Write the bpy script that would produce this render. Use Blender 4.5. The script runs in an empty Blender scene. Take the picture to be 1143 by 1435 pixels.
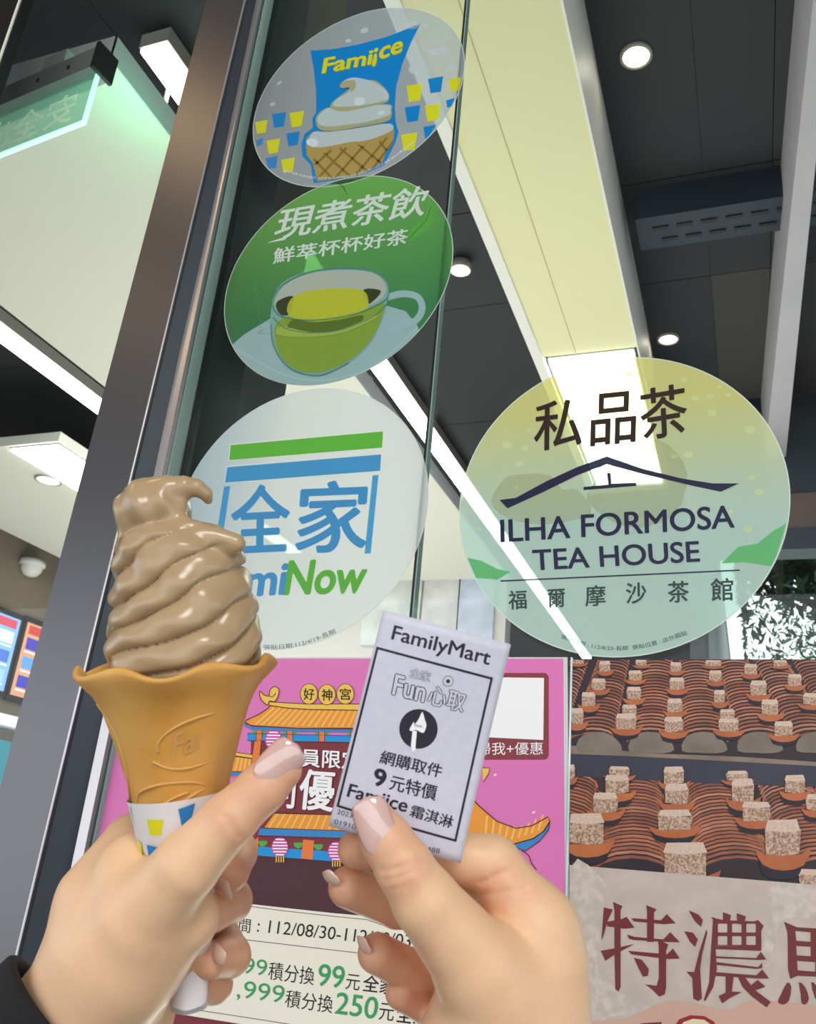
import bpy, bmesh, math, random
import numpy as np
from mathutils import Vector, Matrix
from mathutils.geometry import tessellate_polygon
random.seed(7); rng = np.random.default_rng(7)
S = bpy.context.scene
COL = S.collection
W, H, F = 1143.0, 1435.0, 1254.0
CAM = Vector((0, 0, 1.5))
Zc = Vector((300, -3167, F)).normalized()
Xc = -Vector((-3400, 175, F)); Xc = (Xc - Zc * Xc.dot(Zc)).normalized()
Yc = Vector((Zc[1]*Xc[2]-Zc[2]*Xc[1], Zc[2]*Xc[0]-Zc[0]*Xc[2], Zc[0]*Xc[1]-Zc[1]*Xc[0]))
if Yc[2] < 0: Yc = -Yc
def ray(px, py):
    v = Vector((px - W/2, py - H/2, F)); return Vector((v.dot(Xc), v.dot(Yc), v.dot(Zc)))
def c2w(v): v = Vector(v); return Vector((v.dot(Xc), v.dot(Yc), v.dot(Zc)))
def onY(px, py, y): r = ray(px, py); return CAM + r*(y/r.y)
def onZ(px, py, z): r = ray(px, py); return CAM + r*((z-CAM.z)/r.z)
def onX(px, py, x): r = ray(px, py); return CAM + r*(x/r.x)
def C(px, py, d): return CAM + ray(px, py)*(d/F)
def proj(p):
    q = Vector(p) - CAM; c = Vector([q.x*Xc[i] + q.y*Yc[i] + q.z*Zc[i] for i in range(3)])
    return (round(W/2 + F*c.x/c.z, 1), round(H/2 + F*c.y/c.z, 1))
# ---- camera
cd = bpy.data.cameras.new('camera'); cam = bpy.data.objects.new('camera', cd); COL.objects.link(cam); S.camera = cam
cd.sensor_fit = 'HORIZONTAL'; cd.sensor_width = 36; cd.lens = F/W*36; cd.clip_start = 0.01; cd.clip_end = 200
M3 = Matrix(((Xc[0], -Xc[1], -Xc[2]), (Yc[0], -Yc[1], -Yc[2]), (Zc[0], -Zc[1], -Zc[2])))
cd.dof.use_dof = True; cd.dof.focus_distance = .6; cd.dof.aperture_fstop = 40
cam.matrix_world = Matrix.Translation(CAM) @ M3.to_4x4()
# ---- world: pale overcast street light
wd = bpy.data.worlds.new('world'); S.world = wd; wd.use_nodes = True
nt = wd.node_tree; bg = nt.nodes['Background']
bg.inputs[0].default_value = (0.88, 0.94, 1.0, 1); bg.inputs[1].default_value = 1.95
S.view_settings.view_transform = 'Standard'; S.view_settings.look = 'None'; S.view_settings.gamma = 1
S.view_settings.exposure = 0.0
S.cycles.use_denoising = True; S.cycles.max_bounces = 8; S.cycles.transparent_max_bounces = 24
S.cycles.sample_clamp_indirect = 6
S.cycles.caustics_reflective = False; S.cycles.caustics_refractive = False
# ---- helpers
def lin(c):
    return tuple(((x/255)/12.92 if x/255 <= .04045 else ((x/255+.055)/1.055)**2.4) for x in c)
def mat(name, rgb, rough=.5, metal=0, spec=.5, emit=0, coat=0, noise=None, bump=None, sss=0, alpha=1, aniso=0):
    m = bpy.data.materials.new(name); m.use_nodes = True; n = m.node_tree; p = n.nodes['Principled BSDF']
    col = (*lin(rgb), 1); p.inputs['Base Color'].default_value = col
    p.inputs['Roughness'].default_value = rough; p.inputs['Metallic'].default_value = metal
    p.inputs['Specular IOR Level'].default_value = spec
    if coat: p.inputs['Coat Weight'].default_value = coat; p.inputs['Coat Roughness'].default_value = .08
    if emit: p.inputs['Emission Color'].default_value = col; p.inputs['Emission Strength'].default_value = emit
    if sss:
        p.inputs['Subsurface Weight'].default_value = sss; p.inputs['Subsurface Radius'].default_value = (1, .45, .25)
        p.inputs['Subsurface Scale'].default_value = .006
    if aniso: p.inputs['Anisotropic'].default_value = aniso
    if alpha < 1: p.inputs['Alpha'].default_value = alpha
    tc = n.nodes.new('ShaderNodeTexCoord')
    if noise:   # (scale, rgb2, contrast)
        t = n.nodes.new('ShaderNodeTexNoise'); t.inputs['Scale'].default_value = noise[0]; t.inputs['Detail'].default_value = 6
        n.links.new(tc.outputs['Object'], t.inputs['Vector'])
        r = n.nodes.new('ShaderNodeValToRGB'); r.color_ramp.elements[0].position = .5-noise[2]; r.color_ramp.elements[1].position = .5+noise[2]
        r.color_ramp.elements[0].color = col; r.color_ramp.elements[1].color = (*lin(noise[1]), 1)
        n.links.new(t.outputs[0], r.inputs[0]); n.links.new(r.outputs[0], p.inputs['Base Color'])
        if emit: n.links.new(r.outputs[0], p.inputs['Emission Color'])
    if bump:    # (scale, strength, distance)
        t = n.nodes.new('ShaderNodeTexNoise'); t.inputs['Scale'].default_value = bump[0]; t.inputs['Detail'].default_value = 5
        n.links.new(tc.outputs['Object'], t.inputs['Vector'])
        b = n.nodes.new('ShaderNodeBump'); b.inputs['Strength'].default_value = bump[1]; b.inputs['Distance'].default_value = bump[2]
        n.links.new(t.outputs[0], b.inputs['Height']); n.links.new(b.outputs[0], p.inputs['Normal'])
    return m
def film(name, rgb, clear=.3, trans=.35, haze=None):   # translucent printed film: clear + diffuse + light let through
    m = bpy.data.materials.new(name); m.use_nodes = True; n = m.node_tree; n.nodes.remove(n.nodes['Principled BSDF'])
    out = n.nodes['Material Output']; L = n.links
    col = (*lin(rgb), 1)
    d = n.nodes.new('ShaderNodeBsdfDiffuse'); d.inputs[0].default_value = col
    t = n.nodes.new('ShaderNodeBsdfTranslucent'); t.inputs[0].default_value = col
    x = n.nodes.new('ShaderNodeBsdfTransparent'); x.inputs[0].default_value = (*[min(1, .25+.75*c) for c in col[:3]], 1)
    g = n.nodes.new('ShaderNodeBsdfGlossy'); g.inputs['Roughness'].default_value = .25
    m1 = n.nodes.new('ShaderNodeMixShader'); m1.inputs[0].default_value = trans; L.new(d.outputs[0], m1.inputs[1]); L.new(t.outputs[0], m1.inputs[2])
    m2 = n.nodes.new('ShaderNodeMixShader'); m2.inputs[0].default_value = clear; L.new(m1.outputs[0], m2.inputs[1]); L.new(x.outputs[0], m2.inputs[2])
    m3 = n.nodes.new('ShaderNodeMixShader'); m3.inputs[0].default_value = .035; L.new(m2.outputs[0], m3.inputs[1]); L.new(g.outputs[0], m3.inputs[2])
    L.new(m3.outputs[0], out.inputs[0])
    if haze:   # second colour blended across the film from side to side (printed gradient): (rgb2, axis, from, to)
        tc = n.nodes.new('ShaderNodeNewGeometry'); sp = n.nodes.new('ShaderNodeSeparateXYZ'); L.new(tc.outputs['Position'], sp.inputs[0])
        mr = n.nodes.new('ShaderNodeMapRange'); L.new(sp.outputs[haze[1]], mr.inputs[0]); mr.inputs[1].default_value = haze[2]; mr.inputs[2].default_value = haze[3]
        mx = n.nodes.new('ShaderNodeMix'); mx.data_type = 'RGBA'; L.new(mr.outputs[0], mx.inputs[0])
        mx.inputs[6].default_value = col; mx.inputs[7].default_value = (*lin(haze[0]), 1)
        for s in (d, t, x): L.new(mx.outputs[2], s.inputs[0])
    return m
def glassmat(name, tint=(249, 252, 250), refl=1.0):
    m = bpy.data.materials.new(name); m.use_nodes = True; n = m.node_tree; n.nodes.remove(n.nodes['Principled BSDF']); L = n.links
    x = n.nodes.new('ShaderNodeBsdfTransparent'); x.inputs[0].default_value = (*lin(tint), 1)
    g = n.nodes.new('ShaderNodeBsdfGlossy'); g.inputs['Roughness'].default_value = .0
    ge = n.nodes.new('ShaderNodeNewGeometry'); dt = n.nodes.new('ShaderNodeVectorMath'); dt.operation = 'DOT_PRODUCT'
    L.new(ge.outputs['Normal'], dt.inputs[0]); L.new(ge.outputs['Incoming'], dt.inputs[1])
    def mth(op, a, b=None):
        q = n.nodes.new('ShaderNodeMath'); q.operation = op
        for i, v in enumerate((a, b)):
            if v is None: continue
            if isinstance(v, (int, float)): q.inputs[i].default_value = v
            else: L.new(v, q.inputs[i])
        return q.outputs[0]
    f5 = mth('POWER', mth('SUBTRACT', 1, mth('ABSOLUTE', dt.outputs['Value'])), 5)
    class k: outputs = [mth('MULTIPLY', mth('ADD', mth('MULTIPLY', f5, .965), .035), refl*.6)]
    mx = n.nodes.new('ShaderNodeMixShader'); L.new(k.outputs[0], mx.inputs[0]); L.new(x.outputs[0], mx.inputs[1]); L.new(g.outputs[0], mx.inputs[2])
    L.new(mx.outputs[0], n.nodes['Material Output'].inputs[0]); return m
def prop(o, label=None, cat=None, group=None, kind=None):
    for k, v in (('label', label), ('category', cat), ('group', group), ('kind', kind)):
        if v: o[k] = v
    return o
def empty(name, loc, label, cat, group=None):
    o = bpy.data.objects.new(name, None); COL.objects.link(o); o.location = loc; o.empty_display_size = .02
    return prop(o, label, cat, group)
def link(name, me, mats, parent=None, smooth=False):
    o = bpy.data.objects.new(name, me); COL.objects.link(o)
    for m in (mats if isinstance(mats, (list, tuple)) else [mats]): me.materials.append(m)
    if parent:
        o.parent = parent
        if parent.parent is None: o.matrix_parent_inverse = Matrix.Translation(-parent.location)
    if smooth: me.polygons.foreach_set('use_smooth', [True]*len(me.polygons))
    return o
def recentre(o):   # put a top-level mesh's origin at its own base
    me = o.data; a = np.empty(len(me.vertices)*3); me.vertices.foreach_get('co', a); a = a.reshape(-1, 3)
    c = Vector(((a[:,0].min()+a[:,0].max())/2, (a[:,1].min()+a[:,1].max())/2, a[:,2].min()))
    me.transform(Matrix.Translation(-c)); o.location = c; return o
class MB:
    def __init__(s): s.v = []; s.f = []; s.m = []
    def add(s, vs, fs, m=0):
        b = len(s.v); s.v += [tuple(v) for v in vs]; s.f += [[b+i for i in f] for f in fs]; s.m += [m]*len(fs); return s
    def box(s, x0, x1, y0, y1, z0, z1, m=0):
        return s.add([(x0,y0,z0),(x1,y0,z0),(x1,y1,z0),(x0,y1,z0),(x0,y0,z1),(x1,y0,z1),(x1,y1,z1),(x0,y1,z1)],
            [(0,3,2,1),(4,5,6,7),(0,1,5,4),(1,2,6,5),(2,3,7,6),(3,0,4,7)], m)
    def prism(s, pts, h, m=0):   # pts: 3d loop, h: extrude vector
        n = len(pts); h = Vector(h); a = [Vector(p) for p in pts]
        return s.add(a + [p+h for p in a], [list(range(n))[::-1], list(range(n, 2*n))] + [(i, (i+1) % n, n+(i+1) % n, n+i) for i in range(n)], m)
    def tube(s, pts, rad, n=8, m=0):
        pts = [Vector(p) for p in pts]; rs = rad if isinstance(rad, (list, tuple)) else [rad]*len(pts); vs = []; fs = []
        for i, p in enumerate(pts):
            d = (pts[min(i+1, len(pts)-1)] - pts[max(i-1, 0)]).normalized()
            u = d.orthogonal().normalized() if i == 0 else (u - d*u.dot(d)).normalized(); w = d.cross(u)
            vs += [p + (u*math.cos(2*math.pi*k/n) + w*math.sin(2*math.pi*k/n))*rs[i] for k in range(n)]
        for i in range(len(pts)-1):
            fs += [(i*n+k, i*n+(k+1) % n, (i+1)*n+(k+1) % n, (i+1)*n+k) for k in range(n)]
        fs += [list(range(n))[::-1], list(range((len(pts)-1)*n, len(pts)*n))]
        return s.add(vs, fs, m)
    def lathe(s, c, prof, n=32, m=0, ax=2):   # prof: (r, z)
        c = Vector(c); vs = []; fs = []
        for r, z in prof: vs += [c + Vector((r*math.cos(2*math.pi*k/n), r*math.sin(2*math.pi*k/n), z)) for k in range(n)]
        for i in range(len(prof)-1): fs += [(i*n+k, i*n+(k+1) % n, (i+1)*n+(k+1) % n, (i+1)*n+k) for k in range(n)]
        return s.add(vs, fs, m)
    def mesh(s, name):
        me = bpy.data.meshes.new(name); me.from_pydata(s.v, [], s.f); me.polygons.foreach_set('material_index', s.m); me.update(); return me
    def build(s, name, mats, parent=None, smooth=False, normals=True):
        me = s.mesh(name)
        if normals:
            bm = bmesh.new(); bm.from_mesh(me); bmesh.ops.recalc_face_normals(bm, faces=bm.faces); bm.to_mesh(me); bm.free()
        o = link(name, me, mats, parent, smooth)
        return recentre(o) if parent is None else o
def struct(o): o['kind'] = 'structure'; return o
# ---- flat print: polygons and lettering laid on a surface; fn(px, py, layer) gives the point
def smooth_loop(pts, n=6, closed=True):
    P = [Vector(p) for p in pts]; out = []; N = len(P)
    for i in range(N if closed else N-1):
        g = lambda k: P[k % N] if closed else P[max(0, min(N-1, k))]
        a, b, c, d = g(i-1), g(i), g(i+1), g(i+2)
        for j in range(n):
            t = j/n; out.append(.5*((2*b)+(c-a)*t+(2*a-5*b+4*c-d)*t*t+(3*b-a-3*c+d)*t**3))
    if not closed: out.append(P[-1])
    return [tuple(p) for p in out]
class Print:
    def __init__(s, fn): s.fn = fn; s.v = []; s.f = []; s.m = []; s.mats = []
    def mi(s, m):
        if m not in s.mats: s.mats.append(m)
        return s.mats.index(m)
    def poly(s, pts, m, lay=1, holes=(), smooth=0):
        if smooth: pts = smooth_loop(pts, smooth)
        loops = [[(*p, 0) for p in pts]] + [[(*p, 0) for p in h] for h in holes]
        tris = tessellate_polygon([[Vector(p) for p in l] for l in loops]); b = len(s.v)
        for l in loops: s.v += [tuple(s.fn(p[0], p[1], lay)) for p in l]
        for t in tris: s.f.append([b+i for i in t]); s.m.append(s.mi(m))
    def strip(s, pts, w, m, lay=1, n=1):      # stroke of width w (number or per-point list)
        P = [Vector(p) for p in pts]; ws = w if isinstance(w, (list, tuple)) else [w]*len(P); b = len(s.v)
        for i, p in enumerate(P):
            d = (P[min(i+1, len(P)-1)] - P[max(i-1, 0)]); d.normalize(); q = Vector((-d.y, d.x))*ws[i]/2
            s.v += [tuple(s.fn(p.x+q.x, p.y+q.y, lay)), tuple(s.fn(p.x-q.x, p.y-q.y, lay))]
        for i in range(len(P)-1): s.f.append([b+2*i, b+2*i+1, b+2*i+3, b+2*i+2]); s.m.append(s.mi(m))
    def line(s, pts, w, m, lay=2, closed=False, smooth=0):
        if smooth: pts = smooth_loop(pts, smooth, closed)
        if closed: pts = list(pts) + [pts[0], pts[1]]
        s.strip(pts, w, m, lay)
    def ell(s, cx, cy, rx, ry, m, lay=1, rot=0, n=28, a0=0, a1=360):
        r = math.radians(rot); pts = []
        for k in range(n if a1-a0 >= 360 else n+1):
            a = math.radians(a0 + (a1-a0)*k/n); x, y = rx*math.cos(a), ry*math.sin(a)
            pts.append((cx + x*math.cos(r) - y*math.sin(r), cy + x*math.sin(r) + y*math.cos(r)))
        s.poly(pts, m, lay); return pts
    def disc(s, cx, cy, rx, ry, m, lay, n=28, k=5):     # filled ellipse in rings, so that it follows a curved sheet
        b = len(s.v); s.v.append(tuple(s.fn(cx, cy, lay)))
        for j in range(1, k+1):
            for i in range(n): a = 2*math.pi*i/n; s.v.append(tuple(s.fn(cx+rx*j/k*math.cos(a), cy+ry*j/k*math.sin(a), lay)))
        for i in range(n): s.f.append([b, b+1+i, b+1+(i+1) % n]); s.m.append(s.mi(m))
        for j in range(k-1):
            for i in range(n): c = b+1+j*n; s.f.append([c+i, c+n+i, c+n+(i+1) % n, c+(i+1) % n]); s.m.append(s.mi(m))
    def text(s, t, BL, BR, TL, m, lay=3, bold=0, per=None):
        c = bpy.data.curves.new('lettering', 'FONT'); c.body = t; c.size = 1; c.resolution_u = 5
        o = bpy.data.objects.new('lettering', c); COL.objects.link(o); me = o.to_mesh()
        vs = [v.co.copy() for v in me.vertices]; fs = [list(p.vertices) for p in me.polygons]
        o.to_mesh_clear(); bpy.data.objects.remove(o); bpy.data.curves.remove(c)
        if not vs: return
        x0 = min(v.x for v in vs); x1 = max(v.x for v in vs); y0 = min(v.y for v in vs); y1 = max(v.y for v in vs)
        BL, BR, TL = Vector(BL), Vector(BR), Vector(TL); b = len(s.v)
        k = s.mi(m); bd = bold*.75; nn = 0      # heavy lettering: the outline is laid down again a hair's breadth around
        for ox, oy in ([(0, 0)] + ([(math.cos(a*math.pi/3)*bd, math.sin(a*math.pi/3)*bd*.8) for a in range(6)] if bold > .013 else [])):
            for v in vs:
                p = BL + (BR-BL)*((v.x+ox-x0)/(x1-x0)) + (TL-BL)*((v.y+oy-y0)/(y1-y0)); s.v.append(tuple(s.fn(p.x, p.y, lay+nn*.04)))
            for f in fs: s.f.append([b+i for i in f]); s.m.append(k)
            b += len(vs); nn += 1
    def ptext(s, t, path, h, m, lay=3, bold=0):   # lettering along a curved baseline
        P = [Vector(p) for p in smooth_loop(path, 8, False)]; d = [0]
        for a, b in zip(P, P[1:]): d.append(d[-1]+(b-a).length)
        sub = Print(lambda x, y, l: (x, y, l)); sub.text(t, (0, 0), (d[-1], 0), (0, 1), m, lay, bold); b0 = len(s.v)
        for x, y, l in sub.v:
            i = max(0, min(len(P)-2, next((k-1 for k in range(1, len(d)) if d[k] >= x), len(P)-2))); u = (P[i+1]-P[i]).normalized()
            p = P[i]+u*(x-d[i])+Vector((u.y, -u.x))*y*h; s.v.append(tuple(s.fn(p.x, p.y, lay)))
        k = s.mi(m)
        for f in sub.f: s.f.append([b0+i for i in f]); s.m.append(k)
    def build(s, name, parent=None, label=None):
        me = bpy.data.meshes.new(name); me.from_pydata(s.v, [], s.f); me.polygons.foreach_set('material_index', s.m)
        o = link(name, me, s.mats, parent)
        if label: o['label'] = label
        return o
WY = 0.755
def win(px, py, lay=0): return onY(px, py, WY - .0006 - lay*.00016)
def zf(x0, y0, k): return lambda *p: [(x0+p[i]/k, y0+p[i+1]/k) for i in range(0, len(p), 2)]
# ---- implicit surfaces (numpy) -> mesh, in camera-aligned metres (x right, y down, z away)
def cp(px, py, d): return np.array(((px-W/2)*d/F, (py-H/2)*d/F, d))
def surfnet(Fv, org, h):
    ins = Fv < 0; nx, ny, nz = Fv.shape
    cells = np.zeros((nx-1, ny-1, nz-1), int)
    for i in (0, 1):
        for j in (0, 1):
            for k in (0, 1): cells += ins[i:nx-1+i, j:ny-1+j, k:nz-1+k]
    act = (cells > 0) & (cells < 8); idx = -np.ones(act.shape, int); ii = np.argwhere(act); idx[act] = np.arange(len(ii))
    acc = np.zeros((len(ii), 3)); cnt = np.zeros(len(ii))
    for a in range(3):
        o1, o2 = [x for x in range(3) if x != a]
        for u in (0, 1):
            for w in (0, 1):
                p = ii.copy(); p[:, o1] += u; p[:, o2] += w; q = p.copy(); q[:, a] += 1
                fa = Fv[p[:,0], p[:,1], p[:,2]]; fb = Fv[q[:,0], q[:,1], q[:,2]]; m = (fa < 0) != (fb < 0)
                t = fa/np.where(m, fa-fb, 1); pos = p.astype(float); pos[:, a] += t; acc[m] += pos[m]; cnt[m] += 1
    V = org + (acc/cnt[:, None])*h; faces = []
    for a in range(3):
        o1, o2 = (a+1) % 3, (a+2) % 3
        sl0 = [slice(None)]*3; sl1 = [slice(None)]*3; sl0[a] = slice(0, -1); sl1[a] = slice(1, None)
        A = ins[tuple(sl0)]; B = ins[tuple(sl1)]; e = np.argwhere(A != B); sg = A[e[:,0], e[:,1], e[:,2]]
        ok = (e[:, o1] > 0) & (e[:, o2] > 0) & (e[:, o1] < Fv.shape[o1]-1) & (e[:, o2] < Fv.shape[o2]-1); e = e[ok]; sg = sg[ok]
        q = []
        for d1, d2 in ((0,0), (-1,0), (-1,-1), (0,-1)):
            c = e.copy(); c[:, o1] += d1; c[:, o2] += d2; q.append(idx[c[:,0], c[:,1], c[:,2]])
        q = np.stack(q, 1); q[~sg] = q[~sg][:, ::-1]; faces.append(q)
    return V, np.concatenate(faces)
def grid(lo, hi, h):
    n = [int((hi[i]-lo[i])/h)+2 for i in range(3)]
    g = np.meshgrid(*[lo[i]+h*np.arange(n[i]) for i in range(3)], indexing='ij'); return g
def cap(g, a, b, ra, rb):
    d = b-a; L = d.dot(d)+1e-12; p = [g[i]-a[i] for i in range(3)]
    t = np.clip((p[0]*d[0]+p[1]*d[1]+p[2]*d[2])/L, 0, 1)
    return np.sqrt(sum((p[i]-t*d[i])**2 for i in range(3))) - (ra + t*(rb-ra))
def ellip(g, c, r, R=None):
    p = np.stack([g[i]-c[i] for i in range(3)], -1)
    if R is not None: p = p @ R
    k = np.sqrt(((p/np.array(r))**2).sum(-1)); return (k-1)*min(r)
def smin(a, b, k): h = np.clip(.5+.5*(b-a)/k, 0, 1); return b*(1-h)+a*h - k*h*(1-h)
def np_mesh(name, V, Fq, mats, parent=None, cam_space=True):
    if cam_space:
        Rm = np.array([list(Xc), list(Yc), list(Zc)]); V = V @ Rm.T + np.array(CAM)
    me = bpy.data.meshes.new(name); me.from_pydata(V.tolist(), [], Fq.tolist())
    bm = bmesh.new(); bm.from_mesh(me); bmesh.ops.recalc_face_normals(bm, faces=bm.faces); bm.to_mesh(me); bm.free()
    return link(name, me, mats, parent, True)
# ---- lamps; the uplights inside are added, not shop fittings
def area(name, loc, target, sx, sy, power, col=(1, 1, 1)):
    l = bpy.data.lights.new(name, 'AREA'); l.shape = 'RECTANGLE'; l.size = sx; l.size_y = sy; l.energy = power; l.color = col
    o = bpy.data.objects.new(name, l); COL.objects.link(o); o.location = loc
    o.rotation_euler = (Vector(target)-Vector(loc)).to_track_quat('-Z', 'Y').to_euler(); return o
def point(name, loc, power, rad, col):
    l = bpy.data.lights.new(name, 'POINT'); l.energy = power; l.shadow_soft_size = rad; l.color = col
    o = bpy.data.objects.new(name, l); COL.objects.link(o); o.location = loc; return o
area('added_uplight', (-1.6, 3.0, .9), (-1.6, 3.0, 3), 2.2, 2.0, 40, (1, .97, .90))  # unseen fill lights added to brighten the slab and soffit undersides
area('added_uplight', (-.6, 1.7, .9), (-.55, 1.9, 3), 1.2, .9, 16, (1, .97, .88))
area('added_uplight', (-3.0, 4.4, .9), (-3.2, 4.2, 3), 1.0, 1.6, 22, (1, .95, .85))
area('street_light', (.9, -1.5, 3.0), (-.1, .4, 1.6), .8, .8, 34, (1, .96, .9))
CZ = 3.25
# ---- setting
m_dark = mat('ceiling_paint', (42, 46, 50), .75, noise=(3, (34, 39, 46), .3))
m_dark2 = mat('ceiling_panel_grey', (62, 61, 60), .8)
m_navy = mat('duct_paint', (40, 51, 66), .55)
m_slab = mat('slab_paint', (222, 220, 208), .7)
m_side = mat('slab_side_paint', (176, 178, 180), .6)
m_yel = mat('soffit_paint', (232, 228, 184), .7, noise=(1.2, (228, 222, 178), .4))
m_trim = mat('soffit_trim', (236, 232, 228), .5)
m_floor = mat('floor_tile', (190, 188, 182), .4)
m_wall = mat('wall_paint', (180, 172, 158), .8)
m_ext = mat('canopy_paint', (84, 84, 86), .7)
m_pave = mat('pavement', (150, 148, 142), .85, noise=(8, (120, 118, 114), .2))
m_led = mat('led_diffuser', (255, 255, 255), .5, emit=9)
m_panel = mat('panel_diffuser', (244, 250, 255), .5, emit=13)
m_lamp = mat('lamp_lens', (255, 240, 215), .4, emit=14)
m_ring = mat('lamp_ring', (150, 146, 140), .4)
struct(MB().box(-4.2, -.12, .76, 8, -.06, 0).box(-.12, 4, .76, 3.3, -.06, 0).build('floor', m_floor))
struct(MB().box(-7, 7, -6, .755, -.08, -.01).build('ground', m_pave))
# dark ceiling: painted panels laid side by side, split along the run of the seams in view
def zr(p, z=CZ): return onZ(p[0], p[1], z)
ceil = struct(MB().box(-4.2, -.12, 3.3, 8, CZ+.05, CZ+.15).box(-4.2, 4, .76, 3.3, CZ+.05, CZ+.15).build('ceiling', m_dark))
y1 = zr((1000, 288)).y; y0 = zr((1000, 240)).y; y2 = zr((985, 388)).y; xs = zr((1085, 100)).x
pm = MB()
def panel(x0, x1, a, b, m):
    q = MB().box(x0, x1, a, b, CZ, CZ+.045); me = q.mesh('ceiling_panel'); o = link('ceiling_panel', me, m, ceil)
for i, (x0, x1) in enumerate(((-4.1, -2.6), (-2.598, -1.32), (-1.318, -.62), (-.618, xs-.17), (xs-.169, xs-.002), (xs, 4))):
    for a, b in ((.77, y0-.004), (y0, y2-.003), (y2, 3.195), (3.2, 8)):
        if a > 3.1 and x0 > -.62: continue
        panel(x0, -.12 if (a > 3.1 and x1 > -.12) else x1, a, b, m_dark if (a < y2-.1 or x0 < -.6) else m_dark2)
dct = MB().box(-.22, 3.5, y0+.02, y1+.02, CZ-.10, CZ); d = struct(dct.build('ceiling_duct', m_navy))
for i in range(9):
    for j in range(2):
        x = -.18+i*.062+j*.02; q = MB().box(x, x+.042, y0+.06+j*.05, y0+.072+j*.05, CZ-.104, CZ-.099); link('vent_slot', q.mesh('vent_slot'), mat('slot_black', (14, 16, 20)) if i+j == 0 else bpy.data.materials['slot_black'], d)
# walls
struct(MB().box(-4.2, -.12, 8, 8.1, 0, CZ).build('wall_back', m_wall))
wl = struct(MB().box(-3.9, -3.76, .76, 8, 0, CZ).build('wall_left', mat('wall_left_paint', (150, 136, 118), .8, noise=(2.2, (122, 112, 98), .3))))
struct(MB().box(3.9, 4, .76, 3.2, 0, CZ).build('wall_right', m_wall))
struct(MB().box(-3.9, -1.12, 4.25, 4.35, 0, 2.9).build('wall_middle', mat('wall_mid', (214, 208, 204), .7)))
struct(MB().box(-.18, -.12, 3.26, 8, 0, CZ).build('wall_side', mat('wall_side_paint', (120, 122, 124), .8)))
# made-up window at the back right; trees beyond stand in for a reflection
m_frame = mat('window_frame_dark', (46, 52, 62), .4)
wr = MB().box(-.18, 3.9, 3.2, 3.3, 2.86, CZ).box(-.18, 3.9, 3.19, 3.3, 2.64, 2.72)
w2 = struct(wr.build('stand_in_window', m_frame))
link('header_panel', MB().box(-.18, 3.9, 3.21, 3.29, 2.72, 2.86).mesh('header_panel'), mat('header_brown', (96, 78, 76), .6), w2)
link('sill_wall', MB().box(-.18, 3.9, 3.2, 3.3, 0, 1.0).mesh('sill_wall'), m_frame, w2)
for x in (-.18, 1.1, 2.4, 3.84): link('mullion', MB().box(x, x+.05, 3.2, 3.28, 1.0, 2.64).mesh('mullion'), m_frame, w2)
for x in (-.13, 1.15, 2.45): link('pane', MB().box(x, x+1.3, 3.236, 3.244, 1.0, 2.64).mesh('pane'), glassmat('far_glass') if x < 0 else bpy.data.materials['far_glass'], w2)
# long white slab (left), its suspension rods; second slab with square light; yellow soffit
s1 = struct(MB().box(-1.97, -1.10, .977, 4.24, 2.9, 2.96).build('ceiling_slab', [m_slab]))
link('slab_edge_strip', MB().box(-1.10, -1.097, .974, 4.24, 2.9, 2.96).box(-1.97, -1.097, .974, .977, 2.9, 2.96).mesh('slab_edge_strip'), m_side, s1)
for x, y in ((-1.8, 1.3), (-1.25, 1.3), (-1.8, 3.8), (-1.25, 3.8)):
    link('suspension_rod', MB().tube([(x, y, 2.96), (x, y, CZ)], .006).mesh('suspension_rod'), m_side, s1)
s2 = MB().box(-3.5, -2.44, 2.42, 7.5, 2.9, 2.94); s2 = struct(s2.build('ceiling_slab', [m_slab]))
for x, y in ((-3.3, 2.9), (-2.6, 2.9), (-3.3, 6.8), (-2.6, 6.8)):
    link('suspension_rod', MB().tube([(x, y, 2.94), (x, y, CZ)], .006).mesh('suspension_rod'), m_side, s2)
s3 = struct(MB().box(-.545, -.261, .80, 2.36, 3.0, CZ).build('ceiling_soffit', m_yel))
link('edge_strip', MB().box(-.261, -.256, .8, 3.42, 2.995, CZ).mesh('edge_strip'), m_trim, s3)
link('edge_strip', MB().box(-.575, -.545, .8, 3.42, 2.993, CZ).mesh('edge_strip'), m_trim, s3)
link('end_panel', MB().box(-.545, -.261, 3.37, 3.42, 2.993, CZ).mesh('end_panel'), m_trim, s3)
link('seam', MB().box(-.443, -.441, .8, 2.36, 2.9985, 3.0).mesh('seam'), mat('seam', (196, 188, 140), .7), s3)
# pale beam on the right
q = [zr(p, 3.0) for p in ((1139, 0), (1084, 520))]; r = [zr(p, 3.0) for p in ((1166, 0), (1113, 520))]
e = lambda a, b, k: a+(b-a)*k
struct(MB().prism([e(q[0], q[1], -.3), e(r[0], r[1], -.3), e(r[0], r[1], 1.8), e(q[0], q[1], 1.8)], (0, 0, CZ-3.0)).build('ceiling_beam', mat('beam_paint', (196, 190, 196), .6, noise=(5, (180, 176, 184), .3))))
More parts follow.
